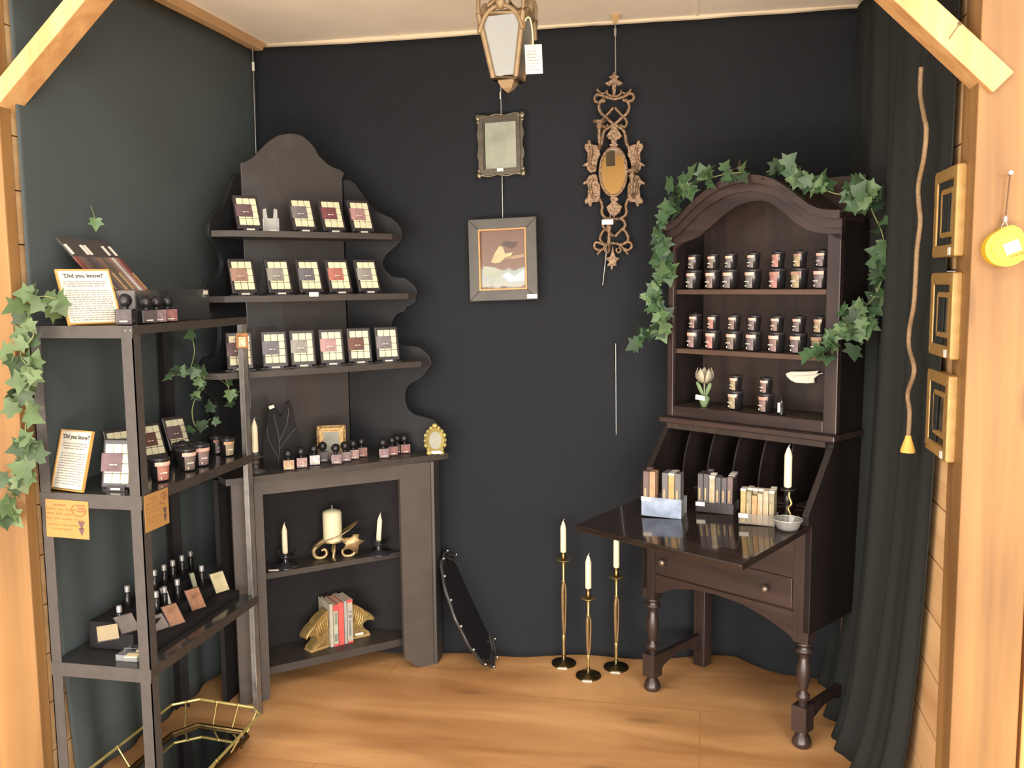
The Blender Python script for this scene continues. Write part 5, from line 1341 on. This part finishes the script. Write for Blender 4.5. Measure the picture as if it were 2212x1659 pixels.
oo[0] = (ul - .004, oo[0][1]); oo[-1] = (ur + .006, oo[-1][1])
VX = rot('X', 90)
def band(top, bot, v0, v1, name, mat):
    mb = MB(); n = max(len(top), len(bot))
    def rs(P, k):
        t_ = k / 40 * (len(P) - 1); i = min(len(P) - 2, int(t_)); f = t_ - i
        return (P[i][0] + (P[i + 1][0] - P[i][0]) * f, P[i][1] + (P[i + 1][1] - P[i][1]) * f)
    a = [rs(top, k) for k in range(41)]; b = [rs(bot, k) for k in range(41)]
    vs = []
    for k in range(41): vs += [(a[k][0], v0, a[k][1]), (b[k][0], v0, b[k][1]), (a[k][0], v1, a[k][1]), (b[k][0], v1, b[k][1])]
    fs = []
    for k in range(40):
        i = 4 * k; j = i + 4
        fs += [(i, i + 1, j + 1, j), (i + 2, j + 2, j + 3, i + 3), (i, j, j + 2, i + 2), (i + 1, i + 3, j + 3, j + 1)]
    fs += [(0, 2, 3, 1), (160, 161, 163, 162)]
    mb.add(vs, fs); return part(name, mb, mat, dk)
def off(P, d): return [(x, z - d) for x, z in P]
band(ii and [(ul, oo[0][1] - .045)] + [(x, z) for x, z in off(oo[1:-1], .045)] + [(ur, oo[-1][1] - .045)], [(ul, ii[0][1] - .04)] + ii + [(ur, ii[-1][1] - .02)], HV, HV + .02, 'arched_rail', dkwood_x)
band(oo, off(oo, .05), HV - .012, HV + .014, 'crown_moulding', dkwood_x)
band([(x, z + .006) for x, z in oo], off(oo, .020), HV - .030, HV + .004, 'crown_lip', dkwood_x)
band(oo, off(oo, .012), HV + .004, HB, 'arched_roof', dkwood_x)
pf = dv(1611, 374, .2)
mb = MB(); mb.lathe([(.030, 0), (.030, .008), (.018, .016), (.012, .022), (.026, .034), (.030, .042), (.014, .046), (.008, .058), (.004, .070), (0, .074)], 18, T(pf.x, .16, oo[7][1] - .006)); part('finial', mb, dkwood, dk)

# ------------------------------------------------------------------ jars on the desk bookcase shelves
JG = {1: 'candle jars on the upper desk shelf', 2: 'candle jars on the middle desk shelf', 3: 'candle jars on the bottom desk shelf'}
def jar_at(px, py, z, lb, lab, grp, sc, rim=None, v=.19, dz=0):
    p = dv(px, py, v); X = DXM @ T(p.x, v, z + .001) @ rot('Z', -20) @ Matrix.Scale(sc, 4)
    return place_jar(X, lb, lab, grp, rim)
row1 = [(1499, 0, None), (1541, 1, None), (1579, 0, None), (1627, 0, None), (1680, 3, rimp), (1727, 4, rimc), (1776, 7, None)]
row2 = [(1501, 2, None), (1541, 3, None), (1586, 1, None), (1629, 7, None), (1678, 2, None), (1725, 7, None), (1771, 4, rimc)]
pos = ['at the left end of', 'second from left on', 'third from left on', 'in the middle of', 'third from right on', 'second from right on', 'at the right end of']
for ri, (row, z, word) in enumerate(((row1, 1.518, 'upper'), (row2, 1.297, 'middle'))):
    for k, (px, lab, rm) in enumerate(row):
        S = 1.02; y_ = 620 if ri == 0 else 755
        jar_at(px, y_, z, 'big lower candle jar %s the %s desk shelf' % (pos[k], word), lab, JG[ri + 1], S, rm)
        p = dv(px, y_, .19); X = DXM @ T(p.x + .001, .19, z + .0015 + .0705 * S) @ rot('Z', -20) @ Matrix.Scale(.80, 4)
        place_jar(X, 'small stacked candle jar %s the %s desk shelf' % (pos[k], word), lab, 'small candle jars stacked on the %s desk shelf' % word, rm)
for px, lab, rm, w1 in ((1589, 4, None, 'left'), (1655, 2, rimp, 'right')):
    jar_at(px, 893, 1.081, 'big candle jar of the %s stack on the bottom desk shelf' % w1, lab, JG[3], .98, rm)
    p = dv(px, 893, .19); X = DXM @ T(p.x, .19, 1.0815 + .0705 * .98) @ rot('Z', -20) @ Matrix.Scale(.80, 4)
    place_jar(X, 'small candle jar topping the %s stack on the bottom desk shelf' % w1, lab, JG[3])
p = dv(1688, 897, .17)
t = thing('tester_vial', 'slim black vial with a white label right of the jars, bottom desk shelf', 'vial', DXM @ T(p.x, .17, 1.081))
mb = MB(); mb.lathe([(.012, 0), (.012, .048), (.008, .052), (.008, .064), (0, .065)], 14); part('vial', mb, glossy, t)
part('label', MB().b2((-.008, -.0135, .010), (.001, -.0115, .044)), sticker, t)
# tulip ornament
p = dv(1521, 882, .17)
t = thing('tulip_ornament', 'cream tulip ornament with green leaves on the bottom desk shelf', 'ornament', DXM @ T(p.x, .17, 1.081))
gr = M('jade_green', (112, 132, 96), .4, var=.15, scale=30)
mb = MB(); mb.lathe([(.010, 0), (.018, .020), (.022, .034), (.014, .042), (.004, .046)], 14); part('base', mb, gr, t)
mb = MB(); mb.tube([(0, 0, .04), (0, 0, .092)], .0028, 8); part('stem', mb, gr, t)
for s in (-1, 1):
    mb = MB(); pp = catmull([(s * .004, 0, .036), (s * .014, -.002, .060), (s * .026, -.004, .084), (s * .032, -.006, .092)], 6); mb.tube(pp, [.008 * math.sin(PI * (i + 1.5) / (len(pp) + 1)) + .0008 for i in range(len(pp))], 8, flat=.35); part('leaf', mb, gr, t)
cream = M('cream_glaze', (168, 160, 136), .35, var=.06, scale=20)
for k in range(5):
    a = 2 * PI * k / 5 - PI / 2; mb = MB(); vs = []
    prof = [(.004, .090, .006), (.020, .098, .012), (.029, .114, .017), (.030, .132, .013), (.026, .148, .0015)]
    for r_, z_, w2 in prof:
        for q in (-1, 0, 1): vs.append((r_ * math.cos(a) - q * w2 * math.sin(a), r_ * math.sin(a) + q * w2 * math.cos(a), z_ - (.0 if q == 0 else .002)))
    mb.add(vs, [(3 * i + q, 3 * i + q + 1, 3 * i + q + 4, 3 * i + q + 3) for i in range(4) for q in range(2)], None, 0, True)
    o = part('petal', mb, cream, t); sd = o.modifiers.new('s', 'SOLIDIFY'); sd.thickness = .002
part('price_sticker', MB().b2((-.024, -.026, .028), (.016, -.024, .046), rot('Y', 4)), sticker, t)
# white feather ornament on the back panel
p = dv(1738, 814, HB - .03)
t = thing('white_feather', 'white feather shaped ornament fixed to the right inside back of the desk bookcase', 'ornament', DXM @ T(p.x, HB - .03, p.z))
mb = MB(); mb.prism([(-.070, .008), (-.050, .016), (-.015, .018), (.03, .022), (.054, .026), (.050, .016), (.060, .014), (.040, -.002), (.040, -.018), (.012, -.022), (-.030, -.022), (-.048, -.016), (-.066, -.002)], 0, .008, rot('X', 90)); part('vane', mb, M('feather_white', (226, 222, 204), .6, var=.06, scale=30, stretch=(.2, 1, 1)), t, bev=.003)
mb = MB(); mb.tube([(-.04, -.009, .0), (.03, -.009, .008), (.072, -.006, .018)], .002, 6); part('quill', mb, sticker, t)

# ------------------------------------------------------------------ incense boxes in acrylic holders on the lid
def lidp(px, py):
    q = onP(px, py, DXM @ Vector((0, -.045, .768)), (DXM.to_3x3() @ Vector((0, -.038, .385))).normalized()); return DI @ q
def face_yaw(): return rot('Z', 34.4 * .0)
ib = [M('box_brown', (88, 70, 66), .4, var=.2, scale=30), M('box_tan', (150, 116, 88), .4, var=.25, scale=30), M('box_slate', (84, 82, 82), .4, var=.15, scale=30), M('box_gold', (158, 126, 74), .4, var=.3, scale=40), M('box_dark', (58, 52, 54), .4, var=.2, scale=30), M('box_ivory', (156, 138, 112), .4, var=.3, scale=40), M('box_moss', (120, 112, 84), .4, var=.35, scale=40), M('box_amber', (156, 116, 72), .4, var=.3, scale=40)]
lettr = M('box_letter', (164, 138, 92), .5); whit = M('box_white', (176, 172, 160), .5)
def ibox(X, w, h, mat, lb, grp, letter=True, top=None):
    t = thing('incense_box', lb, 'incense box', X, grp)
    part('carton', MB().b2((-w / 2, -w / 2, 0), (w / 2, w / 2, h)), ib[mat], t, bev=.001)
    if letter: part('lettering', MB().b2((-w * .25, -w / 2 - .0006, h * .30), (w * .02, -w / 2 + .0002, h * .62)), lettr, t)
    if top: part('white_top', MB().b2((-w / 2 - .0003, -w / 2 - .0003, h - .008), (w / 2 + .0003, w / 2 + .0003, h + .0004)), whit, t)
    return t
def holder(px, py, cols, rows, w, h, hb_, label, fmat, spec, yaw, nm_, col_order, sticker_u=0, lift=.004):
    p = lidp(px, py); ang = rot('Z', yaw)
    X = DXM @ T(p.x, p.y, lid_z(p.y) + .003) @ ang
    W_ = cols * (w + .0016) + .006; D_ = rows * (w + .0016) + .006
    t = thing('incense_holder', label, 'incense holder', X)
    mb = MB(); mb.b2((-W_ / 2, 0, 0), (W_ / 2, .0015, hb_)); part('front', mb, fmat, t)
    mb = MB(); mb.b2((-W_ / 2, D_ - .0015, 0), (W_ / 2, D_, hb_)); part('back', mb, acryl, t)
    for s in (-1, 1): mb = MB(); mb.b2((s * W_ / 2 - .0008, .0015, 0), (s * W_ / 2 + .0008, D_ - .0015, hb_)); part('side', mb, acryl, t)
    mb = MB(); mb.b2((-W_ / 2, .0015, 0), (W_ / 2, D_ - .0015, .002)); part('floor', mb, acryl, t)
    part('price_sticker', MB().b2((-W_ / 2 - .001 + sticker_u, -.0016, hb_ - .014), (-W_ / 2 + .030 + sticker_u, -.0004, hb_ + .0)), sticker, t)
    for (c, r_, mat, top, dh) in spec:
        bx_ = -W_ / 2 + .003 + (w + .0016) * (c + .5); by = .003 + (w + .0016) * (r_ + .5)
        lb = '%s incense box, %s column and %s row of the %s holder on the desk lid' % ({0: 'brown', 1: 'tan', 2: 'slate', 3: 'gold', 4: 'dark', 5: 'ivory', 6: 'mossy', 7: 'amber'}[mat], ['first', 'second', 'third', 'fourth', 'fifth', 'sixth', 'seventh'][c], ['front', 'second', 'third', 'back'][r_], nm_)
        ibox(X @ T(bx_, by, .003), w, h + dh, mat, lb, 'incense boxes in the %s desk lid holder' % nm_, True, top)
    return t
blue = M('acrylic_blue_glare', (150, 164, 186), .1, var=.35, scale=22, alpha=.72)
yw_ = 20
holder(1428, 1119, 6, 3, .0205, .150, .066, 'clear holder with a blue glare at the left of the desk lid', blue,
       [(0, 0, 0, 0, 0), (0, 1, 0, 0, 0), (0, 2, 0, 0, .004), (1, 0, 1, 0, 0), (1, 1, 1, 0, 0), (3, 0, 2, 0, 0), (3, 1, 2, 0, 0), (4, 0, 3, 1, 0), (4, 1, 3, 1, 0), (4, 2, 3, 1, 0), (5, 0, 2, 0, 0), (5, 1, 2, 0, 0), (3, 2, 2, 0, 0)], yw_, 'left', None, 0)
holder(1543, 1110, 6, 4, .0185, .128, .034, 'dark holder of black incense boxes in the middle of the desk lid', M('acrylic_dark', (50, 46, 48), .1, var=.1, alpha=.8),
       [(0, 0, 4, 0, 0), (0, 1, 4, 0, 0), (1, 0, 4, 0, 0), (1, 1, 4, 0, 0), (1, 2, 4, 0, 0), (1, 3, 2, 0, .004), (2, 0, 5, 1, -.004), (2, 1, 4, 1, 0), (3, 0, 4, 0, -.008), (4, 0, 4, 0, -.008), (3, 1, 4, 0, -.006), (5, 0, 0, 0, -.004), (5, 1, 4, 1, -.002), (5, 2, 4, 1, 0), (5, 3, 4, 1, 0), (0, 2, 4, 0, 0)], yw_, 'middle', None, 0)
holder(1634, 1136, 6, 3, .0165, .112, .034, 'clear holder of gold and ivory incense boxes at the right of the desk lid', M('acrylic_right', (150, 140, 124), .1, var=.2, alpha=.30),
       [(0, 0, 3, 1, 0), (0, 1, 3, 1, 0), (1, 0, 6, 0, -.008), (1, 1, 5, 1, 0), (1, 2, 6, 1, 0), (2, 0, 7, 0, -.02), (2, 1, 6, 1, 0), (3, 0, 5, 0, -.012), (3, 1, 6, 1, 0), (4, 0, 5, 0, 0), (4, 1, 6, 1, 0), (5, 0, 6, 1, 0), (5, 1, 6, 1, .002), (5, 2, 6, 1, .004)], yw_, 'right', None, 0)
# candle in a dark holder with a gold stem, glass dish
p = lidp(1700, 1122); zz = lid_z(p.y) + .003
zc = (DI @ Vector((0, 0, zAt(1697, 1052, DXM @ p)))).z
t = thing('candle_holder', 'dark twisted candle holder at the right end of the desk lid', 'candle holder', DXM @ T(p.x, p.y, zz))
hz = zc - zz
mb = MB(); mb.lathe([(.034, 0), (.033, .006), (.010, .014), (.008, hz * .5), (.013, hz * .6), (.010, hz * .7), (.012, hz - .014), (.022, hz - .012), (.026, hz - .006), (.024, hz - .004), (.013, hz - .006), (.0125, hz - .001), (0, hz - .001)], 20); part('body', mb, M('dark_pewter', (62, 58, 56), .3, .6, var=.2, scale=60), t)
mb = MB(); mb.tube(catmull([(.010, -.012, .006), (.020, -.016, .020), (.012, -.016, .04), (.022, -.014, .056), (.012, -.012, hz * .75), (.013, -.010, hz - .006)], 6), .004, 8); part('twisted_stem', mb, M('gold_stem', (190, 164, 110), .35, .8), t)
taper(DXM @ Vector((p.x, p.y, zc)), .133, .0128, 'ivory taper candle standing at the right end of the desk lid')
p = lidp(1672, 1140)
t = thing('glass_dish', 'low cut glass dish beside the gold incense boxes on the desk lid', 'dish', DXM @ T(p.x + .045, p.y + .005, lid_z(p.y) + .004))
cg = M('cut_glass', (150, 150, 146), .1, var=.15, scale=30, spec=.8, alpha=.45)
mb = MB(); mb.lathe([(.030, 0), (.034, .004), (.046, .030), (.044, .031), (.032, .007), (0, .006)], 16, smooth=False); part('bowl', mb, cg, t)
mb = MB(); mb.tube([(.046 * math.cos(2 * PI * k / 24), .046 * math.sin(2 * PI * k / 24), .031 + .002 * (k % 2)) for k in range(24)], .002, 6, closed=True); part('rim', mb, M('glass_rim', (176, 172, 160), .15, .3), t)

# ------------------------------------------------------------------ ivy garland over the desk
def gv(pts, v): return [DXM @ dv(x, y, v) for x, y in pts]
left = [(1600, 372), (1560, 378), (1520, 388), (1488, 398), (1462, 425), (1440, 455), (1428, 500), (1424, 540), (1436, 575), (1428, 610), (1412, 640), (1424, 672), (1440, 690)]
vine('ivy_garland', 'ivy garland over the left half of the desk crown, hanging down its side', gv(left, HV - .035), 92, .056, leafs, .022, (DE * .1 - DD + Vector((0, 0, .2))), 31,
     tails=[gv([(1440, 690), (1422, 708), (1398, 722), (1376, 736)], HV - .035)])
right = [(1655, 372), (1690, 362), (1730, 385), (1770, 405), (1815, 420), (1850, 408), (1872, 420), (1886, 460), (1906, 505), (1912, 555), (1905, 600), (1890, 640), (1862, 668), (1838, 690), (1826, 712)]
vine('ivy_garland', 'ivy garland over the right half of the desk crown, drooping in a loop', gv(right, HV + .02), 105, .058, leafs, .024, (DE * .0 - DD + Vector((0, 0, .2))), 37,
     tails=[gv([(1862, 668), (1868, 705), (1860, 745)], HV - .01), gv([(1838, 690), (1808, 715), (1786, 745), (1772, 768)], HV - .03)])
